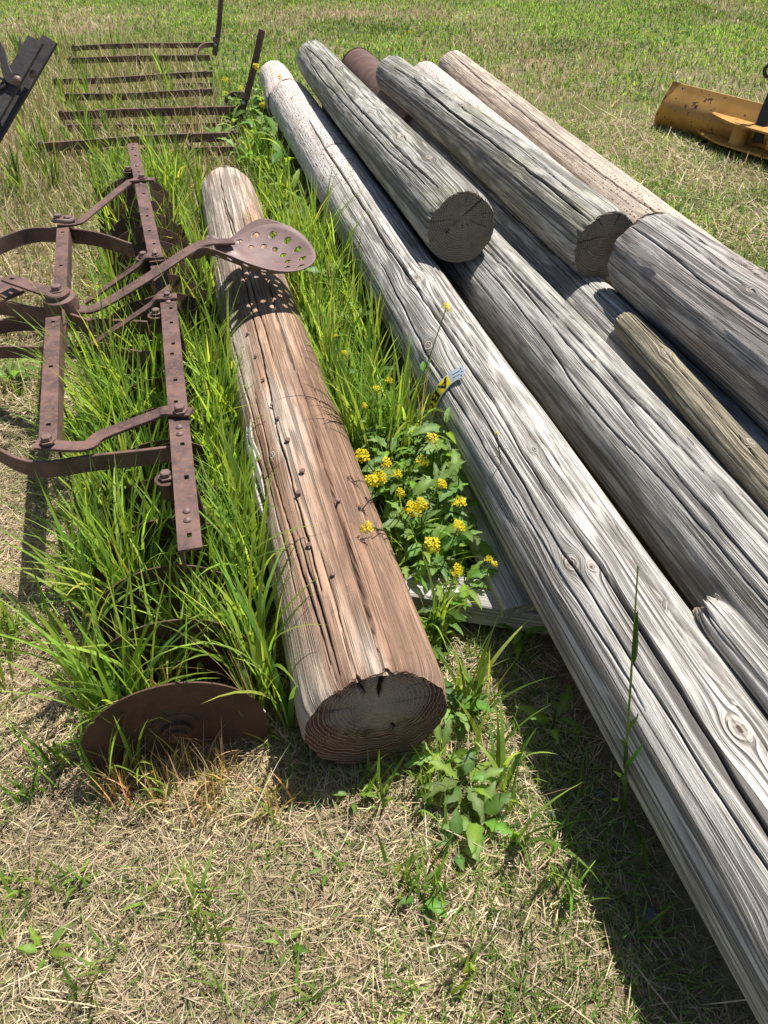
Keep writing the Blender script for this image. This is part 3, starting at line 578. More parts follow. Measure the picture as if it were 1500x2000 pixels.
# braces
for pts, wd in (([at(302, 351, .462), at(262, 352, .462), at(245, 362, .452), at(175, 418, .44), at(150, 436, .44), at(112, 437, .45)], .038),
                ([at(374, 806, .463), at(322, 803, .463), at(300, 812, .455), at(200, 850, .435), at(165, 872, .43), at(70, 868, .447)], .040)):
    hp(MB().sweep(smooth_path(pts, 5), wd, .009), 'brace')
for p in ((at(278, 348, .468)), at(352, 803, .469), at(93, 862, .455)): put(hexb, 'bolt', p, sc=1.25)
cl = at(122, 430, .455); hp(MB().tube(smooth_path([cl+[-.03, -.01, 0], cl+[0, -.018, .004], cl+[.03, -.012, 0], cl+[.04, .012, 0], cl+[.01, .02, .004], cl+[-.03, .012, 0], cl+[-.03, -.01, 0]], 4), .009, 8), 'clevis', m_bolt); put(hexb, 'bolt', cl+[-.015, 0, .005], sc=1.4); put(hexb, 'bolt', cl+[.025, .0, .0], sc=1.1)
# curved on-edge hitch bars
def edge_bar(pts, z, h=.042, t=.010, nm='hitch_bar'):
    hp(MB().sweep(smooth_path([at(x, y, z) for x, y in pts], 6), t, h), nm)
edge_bar([(-150, 560), (-40, 500), (25, 470), (65, 459), (120, 459), (190, 467), (260, 490)], .40, .06)
edge_bar([(-120, 592), (0, 600), (60, 612), (125, 622), (180, 640)], .385, .055)
edge_bar([(-120, 668), (0, 638), (80, 632), (200, 636), (290, 640)], .33, .05)
edge_bar([(-120, 700), (0, 688), (80, 688), (220, 690), (300, 700)], .29, .045)
edge_bar([(-160, 790), (-60, 850), (0, 888), (45, 910), (95, 916), (180, 904), (280, 893), (345, 885)], .385, .05)
hp(MB().sweep([at(124, 608, .43), at(128, 640, .40), at(127, 690, .33)], .008, .02), 'latch_bar')
hp(MB().plate(.24, .05, .008, [(.215, 0, .016, .012)], frame(hc+[0, 0, .012], at(20, 545, .47)-hc-np.array([0, 0, .012]), (0, 0, 1))), 'link_plate')
hp(MB().sweep([at(-60, 530, .44), at(0, 560, .43), at(30, 577, .42)], .075, .012), 'drawbar')
# control lever: two flat bars with a hand latch, rising at the left edge
Lv0 = np.array([-1.62, 2.02, .40]); t1 = CAM+2.1*(FW+(70-750)/FPX*RT-(78-1000)/FPX*UPV); t2 = CAM+2.16*(FW+(98-750)/FPX*RT-(77-1000)/FPX*UPV)
b1 = CAM+2.1*(FW+(-55-750)/FPX*RT-(300-1000)/FPX*UPV); b2 = CAM+2.16*(FW+(-32-750)/FPX*RT-(300-1000)/FPX*UPV)
for t_, b_ in ((t1, b1), (t2, b2)):
    b_ = b_+(b_-t_)*.9
    nrm = norm(np.cross(t_-b_, np.cross(view, t_-b_)))
    k = [1]*9+[.97, .85, .6]; pth = [b_+(t_-b_)*u for u in (0, .1, .2, .3, .4, .5, .6, .7, .8, .985, .995, 1)]
    hp(MB().sweep(pth, .047, .010, up=nrm), 'control_lever', m_lever)
lvdir = norm(t1-b1); lp = t1-lvdir*.115+view*.012
def vp(px, py, dep): return CAM+dep*(FW+(px-750)/FPX*RT-(py-1000)/FPX*UPV)
hp(MB().sweep(smooth_path([vp(34, 156, 2.085), vp(18, 150, 2.085), vp(10, 128, 2.085), vp(4, 100, 2.085), vp(-6, 78, 2.085)], 5), .026, .008, up=view, taper=np.linspace(1.3, .5, 21)), 'hand_latch', m_lever)
hp(MB().sweep([vp(42, 115, 2.12), vp(40, 90, 2.12), vp(38, 71, 2.12)], .014, .006, up=view, taper=[1, .8, .1]), 'latch_rod', m_lever)
hp(MB().tube(smooth_path([vp(12, 162, 2.09), vp(0, 152, 2.09), vp(-12, 160, 2.09), vp(-4, 174, 2.09), vp(12, 165, 2.09)], 4), .004), 'latch_spring', m_lever)
for p in (vp(34, 156, 2.07), vp(65, 145, 2.125)): link('rivet', rivet, harrow, frame(p-H0, (1, 0, 0), view))
# seat pan
def seat():
    n = 150; a = np.linspace(-.02, .40, n); b = np.linspace(-.225, .225, n); S, T = np.meshgrid(a, b, indexing='ij')
    def phi(s, t):
        at_ = np.abs(t)
        cx = .195; rx = np.where(s < cx, .205, .20); ry = .208; ex = np.where(s < cx, 3.2, 2.05)
        out = ((np.abs((s-cx)/rx)**ex+np.abs(t/ry)**ex)**(1/ex))*.2-.2
        nt = np.where((at_ > .022), .036-np.sqrt(((s+.005)/1.6)**2+((at_-.05)/.8)**2), -1)
        out = np.maximum(out, nt)
        for (hs, ht, hr) in HOLES: out = np.maximum(out, hr-np.sqrt((s-hs)**2+(at_-ht)**2))
        return out
    HOLES = []
    for i in range(7):
        an = R_(35+i*22.5); HOLES.append((.195-.158*math.cos(an), .160*math.sin(an), .0118))
    for i in range(6):
        an = R_(48+i*23.5); HOLES.append((.195-.108*math.cos(an), .112*math.sin(an), .0100))
    h = a[1]-a[0]; ph = phi(S, T)
    for it in range(4):
        e = 1e-4; g0 = (phi(S+e, T)-phi(S-e, T))/(2*e); g1 = (phi(S, T+e)-phi(S, T-e))/(2*e); gg = np.maximum(g0**2+g1**2, .05); ph = phi(S, T)
        mv = np.abs(ph) < .62*h if it == 0 else mv
        S = np.where(mv, S-ph*g0/gg, S); T = np.where(mv, T-ph*g1/gg, T)
    ph = phi(S, T); keep = ph < 2e-4
    rr = np.sqrt(((S-.2)/.2)**2+(T/.2)**2)
    z = .095*np.clip(np.abs(T)/.2, 0, 1.1)**2.2 + .075*np.clip((S-.2)/.2, 0, 1)**2.2 - .035*np.clip((.11-S)/.11, 0, 1)**2*(np.abs(T)/.12)
    z += .045*np.exp(-(T/.036)**2)*np.clip((.17-S)/.17, 0, 1)**.8
    z += -.012*np.clip((rr-.92)/.1, 0, 1)**2
    I = np.arange(n*n).reshape(n, n); q = np.stack([I[:-1, :-1], I[1:, :-1], I[1:, 1:], I[:-1, 1:]], -1).reshape(-1, 4)
    q = q[keep.ravel()[q].all(1)]; u = np.unique(q); mp = -np.ones(n*n, int); mp[u] = np.arange(len(u))
    V = np.c_[S.ravel(), T.ravel(), z.ravel()][u]; return mesh_np('seat_pan', V, mp[q], mat=m_seat)
sm = seat(); sp0 = at(419, 474, .452)
MS = frame(sp0-H0+np.array([-.02, .0, -.01]), (.90, -.36, -.20), (.14, .06, .95)) @ Matrix.Scale(1.05, 4)
so_ = link('seat_pan', sm, harrow, MS); md = so_.modifiers.new('thickness', 'SOLIDIFY'); md.thickness = .004; md.offset = -1
tag(so_, 'purple-brown pressed steel seat with rows of round holes')

# ------------------------------------------------------------------ spike tooth harrows behind
def spike_harrow(label, bars, lever, teeth, seed):
    loc = at((bars[0][0]+bars[0][2])/2, bars[0][1], 0); root = thing('spike_tooth_harrow', loc, label, 'harrow', 'spike tooth harrows lying in the grass'); o = np.array(root.location)
    bb = []
    for (x0, y0, x1, y1, z, h) in bars:
        z += .015; A, B = at(x0, y0, z), at(x1, y1, z); bb.append((A, B)); pts = [A+(B-A)*t+np.array([0, .012*math.sin(t*5+y0*3), .005*math.sin(t*6+y0)]) for t in np.linspace(0, 1, 12)]
        MB().sweep(pts, .016, h*1.1).build('tooth_bar', m_rust, root)
    for (bi, t) in teeth:
        A, B = bb[bi]; p = A+(B-A)*t
        MB().tube([p+[0, -.014, .028], p+[0, -.016, -.02], p+[0.002, -.012, -.11]], [.009, .009, .005], 6).build('tooth', m_rust, root)
        link('bolt', hexb, root, frame(p-o+np.array([0, -.012, .028]), (1, 0, 0), (0, -.6, .8)))
    base, top, q = lever
    MB().sweep(smooth_path([base, base*.55+top*.45+np.array([.01, 0, 0]), top], 6), .045, .012, up=(0, 1, .1)).build('lever', m_rust, root)
    MB().sweep(smooth_path(q, 6), .012, .035).build('quadrant', m_rust, root)
    MB().lathe([(.032, -.02), (.034, 0), (.032, .02)], 14, frame(base*.72+top*.28, top-base, (0, 1, 0)) @ Matrix.Rotation(math.pi/2, 4, 'Y')).build('collar', m_bolt, root)
    link('bolt', MB().lathe([(.014, 0), (.014, .006), (.008, .012)], 12).mesh('bolt', m_zinc, True), root, frame(base*.8+top*.2-o+np.array([0, -.02, 0]), (1, 0, 0), (0, -1, .2)))
    return root
def above(px, py, p): 
    d = FW+(px-750)/FPX*RT-(py-1000)/FPX*UPV; return CAM+d*(p[1]/d[1])
lb = at(419, 108, .10); lt = above(432, -6, lb)
spike_harrow('rusty spike tooth harrow farther from the camera, its lever upright', [(132, 118, 410, 112, .12, .045), (140, 94, 418, 86, .12, .04), (105, 160, 415, 146, .12, .042), (338, 168, 415, 165, .06, .035)],
    (lb, lt, [at(385, 112, .13), at(388, 97, .17), at(400, 88, .19), at(420, 87, .18)]), [(0, .03), (0, .5), (0, .9), (2, .03), (2, .27), (2, .96), (1, .02)], 1)
lb = at(468, 232, .10); lt = above(512, 58, lb)
spike_harrow('rusty spike tooth harrow nearer the disc harrow, its lever tilted right', [(115, 225, 478, 214, .13, .05), (127, 191, 415, 181, .12, .045), (75, 287, 468, 264, .14, .05), (120, 252, 478, 243, .06, .04), (340, 300, 470, 292, .07, .05), (360, 258, 372, 290, .13, .03), (75, 300, 330, 292, .05, .04)],
    (lb, lt, [at(440, 215, .14), at(442, 196, .19), at(455, 184, .22), at(480, 186, .20)]), [(0, .02), (0, .25), (0, .5), (0, .74), (0, .97), (1, .03), (1, .33), (1, .93), (2, .02), (2, .75), (2, .97), (4, .95)], 2)

# ------------------------------------------------------------------ yellow blade at the right
bl0 = np.array([2.02, 6.19, 0]); bdir = norm(np.array([2.57, 5.37, 0])-bl0); bn = np.array([-bdir[1], bdir[0], 0]); bn = bn if bn[1] < 0 else -bn
blade = thing('grader_blade', bl0+bdir*.75, 'chipped yellow steel grader blade lying on the lawn at the right edge', 'blade'); BO = np.array(blade.location)
prof = [(-.02, .0), (.012, .03), (.045, .08), (.062, .13), (.058, .17), (.035, .215), (.0, .265), (-.025, .305)]
prof = [(p[0], p[1]) for p in smooth_path([(a_, b_, 0) for a_, b_ in prof], 4)[:, :2]]
LB = 1.5; V = []; F = []; nL = 20; mP = len(prof)
for i in range(nL+1):
    sft = LB*i/nL
    for (o_, z_) in prof: V.append(bl0+bdir*(sft+(.14*(z_/.3) if i == 0 else 0))+bn*o_+np.array([0, 0, z_]))
n1 = len(V)
for i in range(nL+1):
    for j in range(mP): V.append(V[i*mP+j]-bn*.011)
for i in range(nL):
    for j in range(mP-1):
        a = i*mP+j; F += [(a, a+mP, a+mP+1, a+1), (n1+a, n1+a+1, n1+a+mP+1, n1+a+mP)]
    for j in (0, mP-1): a = i*mP+j; F.append((a, n1+a, n1+a+mP, a+mP) if j == 0 else (a, a+mP, n1+a+mP, n1+a))
for i in (0, nL):
    for j in range(mP-1): a = i*mP+j; F.append((a, a+1, n1+a+1, n1+a) if i == 0 else (a, n1+a, n1+a+1, a+1))
MB().add(V, F).build('moldboard', m_yel, blade)
def bp(s, o_, z): return bl0+bdir*s+bn*o_+np.array([0, 0, z])
def gusset(z0, s0, s1, dp, th=.012):
    n = 14; top = []
    for i in range(n+1):
        t = i/n; s = s0+(s1-s0)*t; e = .05+dp*min(1, t*3.2)**.8; top.append((s, e))
    V = [bp(s, .03, z0) for s, e in top]+[bp(s, e+.02, z0) for s, e in top]; V += [v-np.array([0, 0, th]) for v in V]; m = n+1; F = []
    for i in range(n):
        F += [(i, m+i, m+i+1, i+1), (2*m+i, 2*m+i+1, 3*m+i+1, 3*m+i), (m+i, 3*m+i, 3*m+i+1, m+i+1)]
    F += [(0, 2*m, 3*m, m), (n, m+n, 3*m+n, 2*m+n)]
    MB().add(V, F).build('gusset', m_yel, blade)
gusset(.205, .52, 1.3, .10); gusset(.075, .45, 1.3, .12)
MB().tube([bp(.80, .11, .07), bp(.80, .10, .205)], .055, 24).build('pivot_tube', m_yel, blade)
MB().sweep([bp(.92, .06, .10), bp(.90, .05, .25), bp(.88, -.02, .42)], .075, .02, up=bn).build('arm', m_black, blade)
MB().sweep([bp(1.05, .10, .14), bp(1.6, .35, .16)], .09, .09).build('arm', m_yel, blade)
hk = above(1500, 135, bp(1.0, -.25, 0)); MB().tube(smooth_path([hk+[.06, 0, .02], hk+[.01, 0, .03], hk+[-.02, 0, 0], hk+[0, 0, -.04], hk+[.05, 0, -.04], hk+[.07, .02, -.22], hk+[.02, .1, -.35]], 6), .012, 10).build('hook', m_black, blade)

# ------------------------------------------------------------------ grass
def inside(P, pad=0.):
    m = np.zeros(len(P), bool)
    for (a, b, r0, r1) in CYL:
        D = b-a; L2 = D@D; t = (P-a)@D/L2; dist = np.linalg.norm(P-(a+t[:, None]*D), axis=1); m |= (dist < (r0+(r1-r0)*t)+pad) & (t > -.002) & (t < 1.002)
    return m
def over_wood(x, y, pad=0.):
    """footprint test: true where the wood lies above this spot of ground"""
    m = np.zeros(len(x), bool); P = np.c_[x, y]
    for (a, b, r0, r1) in CYL:
        a2, b2 = a[:2], b[:2]; D = b2-a2; t = (P-a2)@D/(D@D); m |= (np.linalg.norm(P-(a2+t[:, None]*D), axis=1) < (r0+(r1-r0)*t)*.8+pad) & (t > 0) & (t < 1)
    return m
def blades(x, y, L, W, az, t0, bend, col, seg, twist=0., z0=None, wexp=2., check=True, tipcol=None, flat=None):
    N = len(x); z = gh(x, y)-.004 if z0 is None else z0; u = np.linspace(0, 1, seg+1)
    tilt = t0[:, None]+bend[:, None]*u[None]**1.4; st = L[:, None]/seg
    dz = np.cos(tilt)*st; dh = np.sin(tilt)*st
    H = np.c_[np.zeros(N), np.cumsum((dh[:, 1:]+dh[:, :-1])/2, 1)]; Z = np.c_[np.zeros(N), np.cumsum((dz[:, 1:]+dz[:, :-1])/2, 1)]
    ca, sa = np.cos(az)[:, None], np.sin(az)[:, None]
    C = np.stack([x[:, None]+H*ca, y[:, None]+H*sa, np.maximum(z[:, None]+Z, gh(x, y)[:, None]+.001)], -1)
    if check:
        bad = np.zeros(N, bool)
        for k in range(1, seg+1): bad |= inside(C[:, k], -.004)
        bad |= inside(C[:, 0], 0)
        ok = ~bad; C = C[ok]; W = W[ok]; az = az[ok]; col = col[ok]; N = len(C); tilt = tilt[ok]
        if not np.isscalar(twist): twist = twist[ok]
        if tipcol is not None: tipcol = tipcol[ok]
    wp = (1-u**wexp)*(.55+.45*np.minimum(1, u*5)); wp[-1] = .0
    tw = np.asarray(twist).reshape(-1, 1)*u if not np.isscalar(twist) else twist*u[None]*np.ones((N, 1))
    ang = az[:, None]+math.pi/2+tw
    Wd = np.stack([np.cos(ang), np.sin(ang), .25*np.sin(ang*3)], -1)*(W[:, None]*wp[None]/2)[..., None]
    A = C-Wd; B = C+Wd
    V = np.concatenate([np.stack([A[:, :-1], B[:, :-1]], 2).reshape(N, -1, 3), C[:, -1:]], 1); nv = 2*seg+1
    k = np.arange(N)[:, None]*nv; q = []
    for i in range(seg-1): q.append(np.stack([k[:, 0]+2*i, k[:, 0]+2*i+1, k[:, 0]+2*i+3, k[:, 0]+2*i+2], -1))
    tr = np.stack([k[:, 0]+2*(seg-1), k[:, 0]+2*seg-1, k[:, 0]+2*seg], -1)
    cc = np.repeat(col[:, None], nv, 1)
    if tipcol is not None:
        uu = np.repeat(u, 2)[:nv]; cc = cc*(1-uu[None, :, None]**2)+tipcol[:, None]*uu[None, :, None]**2
    return V.reshape(-1, 3), (np.concatenate(q) if q else np.zeros((0, 4), int)), tr, cc.reshape(-1, 3)
def merge(name, parts, mat, label, cat):
    V = []; Q = []; T = []; Cc = []; k = 0
    for v, q, t, c in parts: V.append(v); Q.append(q+k); T.append(t+k); Cc.append(c); k += len(v)
    me = mesh_np(name, np.concatenate(V), np.concatenate(Q), np.concatenate(T), mat, True, {'col': np.concatenate(Cc)})
    return tag(link(name, me), label, cat, None, 'stuff')
def pick(pal, n, var=.18):
    p = np.array(pal)[rng.integers(0, len(pal), n)]; return p*(1+var*rng.standard_normal((n, 1)))*(1+.06*rng.standard_normal((n, 3)))
DRY = [(.56, .43, .27), (.66, .53, .36), (.46, .34, .21), (.33, .235, .15), (.60, .48, .30), (.54, .44, .23)]
DRYG = [(.50, .40, .18), (.42, .38, .13), (.55, .46, .24), (.36, .35, .11)]
GRN = [(.115, .21, .035), (.15, .255, .045), (.19, .30, .055), (.09, .17, .03), (.22, .31, .075)]
BRT = [(.20, .34, .05), (.25, .38, .065), (.17, .295, .05), (.30, .42, .09), (.12, .22, .045)]
def uni(n, a, b): return a+(b-a)*rng.random(n)
def frustum_pts(n, y0, y1, pad=1.0):
    y = y0+(y1-y0)*rng.random(n); dep = y*FW[1]+1.6*math.sin(PITCH); hw = dep*750/FPX+pad*.6
    mx = y1*FW[1]+1.6*math.sin(PITCH); mx = mx*750/FPX+pad*.6; x = uni(n, -1, 1)*mx; k = np.abs(x) < hw; return x[k], y[k]
def dryness(x, y):
    n = fbm(x*.9+3, y*.9, 71, 4); d = .20+1.8*(n-.5)
    near = np.clip((2.4-y)/.8, 0, 1)*.30+np.clip((2.4-y)/.8, 0, 1)*1.3*(fbm(x*3.1, y*3.1, 73)-.5); left = np.clip((-x-.15*y)/.6, 0, 1)*np.clip((6.6-y)/1.2, 0, 1)*.66
    bl = .42*np.exp(-(((x-2.1)/.9)**2+((y-5.2)/.8)**2)); bl2 = .15*np.exp(-(((x-2.0)/.6)**2+((y-3.6)/.9)**2))
    return np.clip(d+near+left+bl+bl2+.16*np.clip((y-6)/3, 0, 1), 0, 1)
parts = []
# flat straw mat
for (n, y0, y1, W, Lr) in ((120000, .15, 2.3, (.0011, .0027), (.015, .065)), (60000, 2.3, 6.5, (.003, .005), (.05, .14))):
    x, y = frustum_pts(n, y0, y1, .6); dr = dryness(x, y); k = (rng.random(len(x)) < (.55+.6*dr if y0 < 1 else .15+.95*dr)) & ~over_wood(x, y, -.03); x, y = x[k], y[k]; m = len(x)
    parts.append(blades(x, y, uni(m, *Lr)*(1+(rng.random(m) < .04)*1.3), uni(m, *W), uni(m, 0, 6.283), uni(m, 1.15, 1.6), uni(m, -.15, .45), pick(DRY, m, .30)*(.55+.75*fbm(x*4, y*4, 61))[:, None], 2, uni(m, -1, 1), z0=gh(x, y)+.002+.018*rng.random(m)**2, wexp=6, check=False))
# standing stubble, pale
for (n, y0, y1, W, Lr) in ((26000, .15, 2.4, (.0015, .003), (.02, .06)), (90000, 2.4, 7, (.003, .0055), (.03, .085)), (70000, 7, 15, (.008, .014), (.04, .09))):
    x, y = frustum_pts(n, y0, y1, .8); dr = dryness(x, y); k = (rng.random(len(x)) < dr*1.0) & ~over_wood(x, y); x, y = x[k], y[k]; m = len(x)
    parts.append(blades(x, y, uni(m, *Lr), uni(m, *W), uni(m, 0, 6.283), uni(m, 0, .7), uni(m, 0, .9), pick(DRY+DRYG, m), 2, uni(m, -1, 1), check=False))
# long pale wisps
x, y = frustum_pts(2600, .3, 7.5, .5); k = ~over_wood(x, y, .02) & (rng.random(len(x)) < dryness(x, y)+.1); x, y = x[k], y[k]; m = len(x)
parts.append(blades(x, y, uni(m, .12, .30), uni(m, .0015, .003)*(1+.25*y), uni(m, 0, 6.283), uni(m, .4, 1.4), uni(m, .2, 1.0), pick(DRY, m), 5, uni(m, -1, 1)))
# wispy golden grass around the spike harrows
m0 = 24000; x = uni(m0, -4.6, -.75); y = uni(m0, 2.9, 9.); k = (x < -.28*y+.55) & ~over_wood(x, y) & (rng.random(m0) < .25+1.1*fbm(x*1.3, y*1.3, 5)); x, y = x[k], y[k]; m = len(x)
parts.append(blades(x, y, uni(m, .07, .26), uni(m, .005, .009), uni(m, 0, 6.283), uni(m, 0, .5), uni(m, .1, 1.1), pick(DRYG+DRY, m), 3, uni(m, -1, 1), check=False))
merge('dry_grass', parts, m_dry, 'pale dry straw and stubble matted over the whole ground', 'straw')
parts = []
# short living lawn
for (n, y0, y1, W, Lr) in ((90000, .15, 2.4, (.002, .0045), (.02, .06)), (170000, 2.4, 7, (.0045, .008), (.03, .075)), (190000, 7, 16, (.010, .018), (.035, .075))):
    x, y = frustum_pts(n, y0, y1, .9); dr = dryness(x, y); k = (rng.random(len(x)) < (1.08-dr)*(.8 if y0 < 1 else 1)) & ~over_wood(x, y); x, y = x[k], y[k]; m = len(x)
    tone = (.5+1.05*fbm(x*1.1, y*1.1, 33))[:, None]
    parts.append(blades(x, y, uni(m, *Lr)*(.6+.9*fbm(x*2.3, y*2.3, 37)), uni(m, *W), uni(m, 0, 6.283), uni(m, 0, .9), uni(m, .1, 1.), pick(GRN, m, .28)*tone, 2, uni(m, -1, 1), check=False))
for (n, y0, y1, W, Lr) in ((26000, 2.6, 7, (.012, .022), (.03, .06)), (26000, 7, 15, (.02, .034), (.04, .07))):     # clover-like patches
    x, y = frustum_pts(n, y0, y1, .9); k = (fbm(x*1.7+40, y*1.7, 91, 3) > .56) & (dryness(x, y) < .6) & ~over_wood(x, y); x, y = x[k], y[k]; m = len(x)
    parts.append(blades(x, y, uni(m, *Lr), uni(m, *W), uni(m, 0, 6.283), uni(m, .3, 1.2), uni(m, .3, 1.), pick(GRN, m)*.85, 2, uni(m, -1, 1), check=False, wexp=4))
# clumps of longer living blades in the near turf
cx, cy = frustum_pts(520, .35, 3.4, .5); k = ~over_wood(cx, cy, .05); cx, cy = cx[k], cy[k]
rep = 9; x = np.repeat(cx, rep)+.014*rng.standard_normal(len(cx)*rep); y = np.repeat(cy, rep)+.014*rng.standard_normal(len(cx)*rep); m = len(x)
parts.append(blades(x, y, uni(m, .04, .13), uni(m, .003, .0065), uni(m, 0, 6.283), uni(m, .1, .8), uni(m, .2, 1.2), pick(GRN+BRT, m), 4, uni(m, -.8, .8)))
# grass through the spike harrows
m0 = 9000; x = uni(m0, -4.0, -.75); y = uni(m0, 3.6, 9.); k = (x < -.28*y+.75) & (rng.random(m0) < 1.6*fbm(x*1.1+5, y*1.1, 15)-.35) & ~over_wood(x, y); x, y = x[k], y[k]; m = len(x)
parts.append(blades(x, y, uni(m, .10, .28), uni(m, .003, .006), uni(m, 0, 6.283), uni(m, 0, .45), uni(m, .1, 1.0), pick(GRN, m), 4, uni(m, -1, 1)))
merge('mown_grass', parts, m_green, 'short green mown grass growing through the dry straw', 'grass')
# tall lush grass
def strip(n, ya, yb, xfn, sx, L, W, lean=None, pal=BRT, name=None):
    y = uni(n, ya, yb); nc = max(3, n//13); cy = uni(nc, ya, yb); cx = xfn(cy)+uni(nc, -sx, sx); k = rng.integers(0, nc, n); x = cx[k]+.016*rng.standard_normal(n); y = cy[k]+.018*rng.standard_normal(n)
    k = ~over_wood(x, y, .03); x, y = x[k], y[k]; m = len(x); az = uni(m, 0, 6.283) if lean is None else lean[0]+lean[1]*rng.standard_normal(m)
    hv = (.65+.7*fbm(x*3, y*3, 55))
    c = pick(pal, m, .26)*np.where(rng.random((m, 1)) < .12, np.array([[1.5, 1.15, 1.3]]), 1.); return blades(x, y, uni(m, *L)*hv, uni(m, *W)*1.2, az, np.abs(rng.normal(.10, .15, m)), np.abs(rng.normal(.6, .5, m)), c, 8, uni(m, -1.2, 1.2), tipcol=c*np.array([1.25, 1.15, 1.0]))
ax = lambda y: -.02-.2525*(y-.93)          # axis of the brown log
beamx = lambda y: -.419-.251*(y-1.174)
parts = [
 strip(640, 1.0, 2.7, lambda y: (ax(y)-.17+beamx(y)+.05)/2, .06, (.26, .46), (.007, .014)),
 strip(440, 2.7, 4.7, lambda y: beamx(y)+.09, .12, (.26, .44), (.008, .013)),
 strip(760, 1.0, 2.5, lambda y: beamx(y)-.23, .12, (.28, .52), (.007, .014)),
 strip(260, 1.02, 2.5, lambda y: beamx(y)-.07, .08, (.24, .44), (.007, .014)),
 strip(180, 1.0, 2.5, lambda y: beamx(y)+.06, .04, (.22, .40), (.007, .013)),
 strip(640, 2.3, 4.6, lambda y: beamx(y)-.15, .13, (.26, .46), (.008, .013)),
 strip(900, 1.9, 3.6, lambda y: ax(y)+.30, .13, (.26, .46), (.008, .014)),
 strip(520, 3.5, 5.4, lambda y: ax(y)+.32, .16, (.18, .34), (.008, .012)),
 strip(150, 1.0, 1.9, lambda y: ax(y)+.30, .10, (.16, .32), (.006, .011)),
 strip(18, .72, 1.0, lambda y: ax(y)+.27, .05, (.16, .30), (.008, .013)),
 strip(80, .86, 1.1, lambda y: beamx(y)-.24, .07, (.14, .30), (.005, .010)),
 strip(200, .80, .93, lambda y: -.44+0*y, .20, (.07, .17), (.002, .004), pal=DRY+DRYG),
 strip(120, 1.0, 3.4, lambda y: beamx(y)-.05, .25, (.15, .42), (.002, .004), pal=DRY+DRYG),
 strip(90, 2.0, 3.6, lambda y: ax(y)+.30, .13, (.2, .45), (.002, .004), pal=DRY+DRYG),
 strip(26, .80, .9, lambda y: -.40+0*y, .22, (.06, .14), (.004, .007), pal=GRN+DRYG),
 strip(50, .82, .93, lambda y: -.05+0*y, .18, (.07, .16), (.005, .009)),
 strip(130, .9, 1.7, lambda y: -.92+0*y, .22, (.10, .24), (.004, .009), pal=GRN+BRT),
 strip(150, .45, 1.2, lambda y: -.55+0*y, .45, (.05, .14), (.004, .008), pal=GRN+BRT),
 strip(110, .45, .95, lambda y: .15+0*y, .25, (.05, .13), (.004, .008), pal=GRN+BRT),
 strip(300, 4.5, 5.6, lambda y: -1.72-.2*(y-4.6), .55, (.16, .32), (.009, .014), pal=GRN),
 strip(260, 5.6, 7.2, lambda y: -1.95-.2*(y-5.6), .65, (.16, .32), (.010, .016), pal=GRN),
 strip(160, 7.2, 9.2, lambda y: -2.5-.2*(y-7.2), .9, (.18, .34), (.011, .018), pal=GRN),
]
merge('tall_grass', parts, m_green, 'tall bright green grass growing up through the disc harrow and beside the log', 'grass')

# ------------------------------------------------------------------ weeds
def leaf_mesh(seed, lobes, wid, col):
    r = np.random.default_rng(seed); n = 12; u = np.linspace(0, 1, n+1); prof = np.sin(np.pi*np.clip(u, 0, 1)**.8)**.8*wid
    tooth = 1-lobes*(.5+.5*np.cos(u*np.pi*2*3.6+r.random()*3)); wl = prof*tooth*(.3+.7*(u > .12)); wr = prof*(1-lobes*(.5+.5*np.cos(u*np.pi*2*3.6+r.random()*3)))*(.3+.7*(u > .12))
    z = .12*np.sin(u*2.2)-.28*u**2.2; V = []; F = []
    for i in range(n+1):
        zz = .03*math.sin(i*2.1+seed)
        V += [(u[i], -wl[i], z[i]+.18*wl[i]+zz*(wl[i]/wid)), (u[i], 0, z[i]-.015), (u[i], wr[i], z[i]+.18*wr[i]-zz*(wr[i]/wid))]
    for i in range(n):
        a = i*3; F += [(a, a+3, a+4, a+1), (a+1, a+4, a+5, a+2)]
    cc = np.tile(np.array(col), (len(V), 1)); cc[1::3] *= 1.5
    return mesh_np('leaf', np.array(V), F, mat=m_leaf, attrs={'col': cc})
LEAVES = [leaf_mesh(1, .55, .20, (.15, .255, .055)), leaf_mesh(2, .4, .22, (.12, .215, .05)), leaf_mesh(3, .6, .18, (.17, .275, .065)), leaf_mesh(4, .15, .24, (.13, .225, .055)), leaf_mesh(5, .1, .13, (.16, .26, .05))]
def flower_head(seed, R, nfl=16):
    r = np.random.default_rng(seed); V = []; F = []; C = []
    for i in range(nfl):
        ph = i*2.4; rr = R*math.sqrt((i+.5)/nfl); zc = R*.4*(1-(rr/R)**2)+r.uniform(-.35, .2)*R; c = np.array([rr*math.cos(ph), rr*math.sin(ph), zc]); nn = norm(c+np.array([0, 0, R*.7])+.3*R*r.standard_normal(3)); t = norm(np.cross(nn, (.3, 1, .2))); b = np.cross(nn, t); a0 = r.random()*3; ps = R*.42*r.uniform(.7, 1.3)
        for k in range(4):
            an = a0+k*math.pi/2; e = t*math.cos(an)+b*math.sin(an); f = -t*math.sin(an)+b*math.cos(an); q = len(V)
            V += [c, c+e*ps*.7+f*ps*.38+nn*ps*.12, c+e*ps*1.15+nn*ps*.05, c+e*ps*.7-f*ps*.38+nn*ps*.12]; F.append((q, q+3, q+2, q+1)); cl = np.array((.80, .62, .012))*r.uniform(.85, 1.1); C += [cl*.9, cl, cl, cl]
    return mesh_np('flower_head', np.array(V), F, mat=m_petal, attrs={'col': np.array(C)})
HEADS = [flower_head(i, .017, 11) for i in range(4)]
stem_col = np.array((.12, .20, .05))
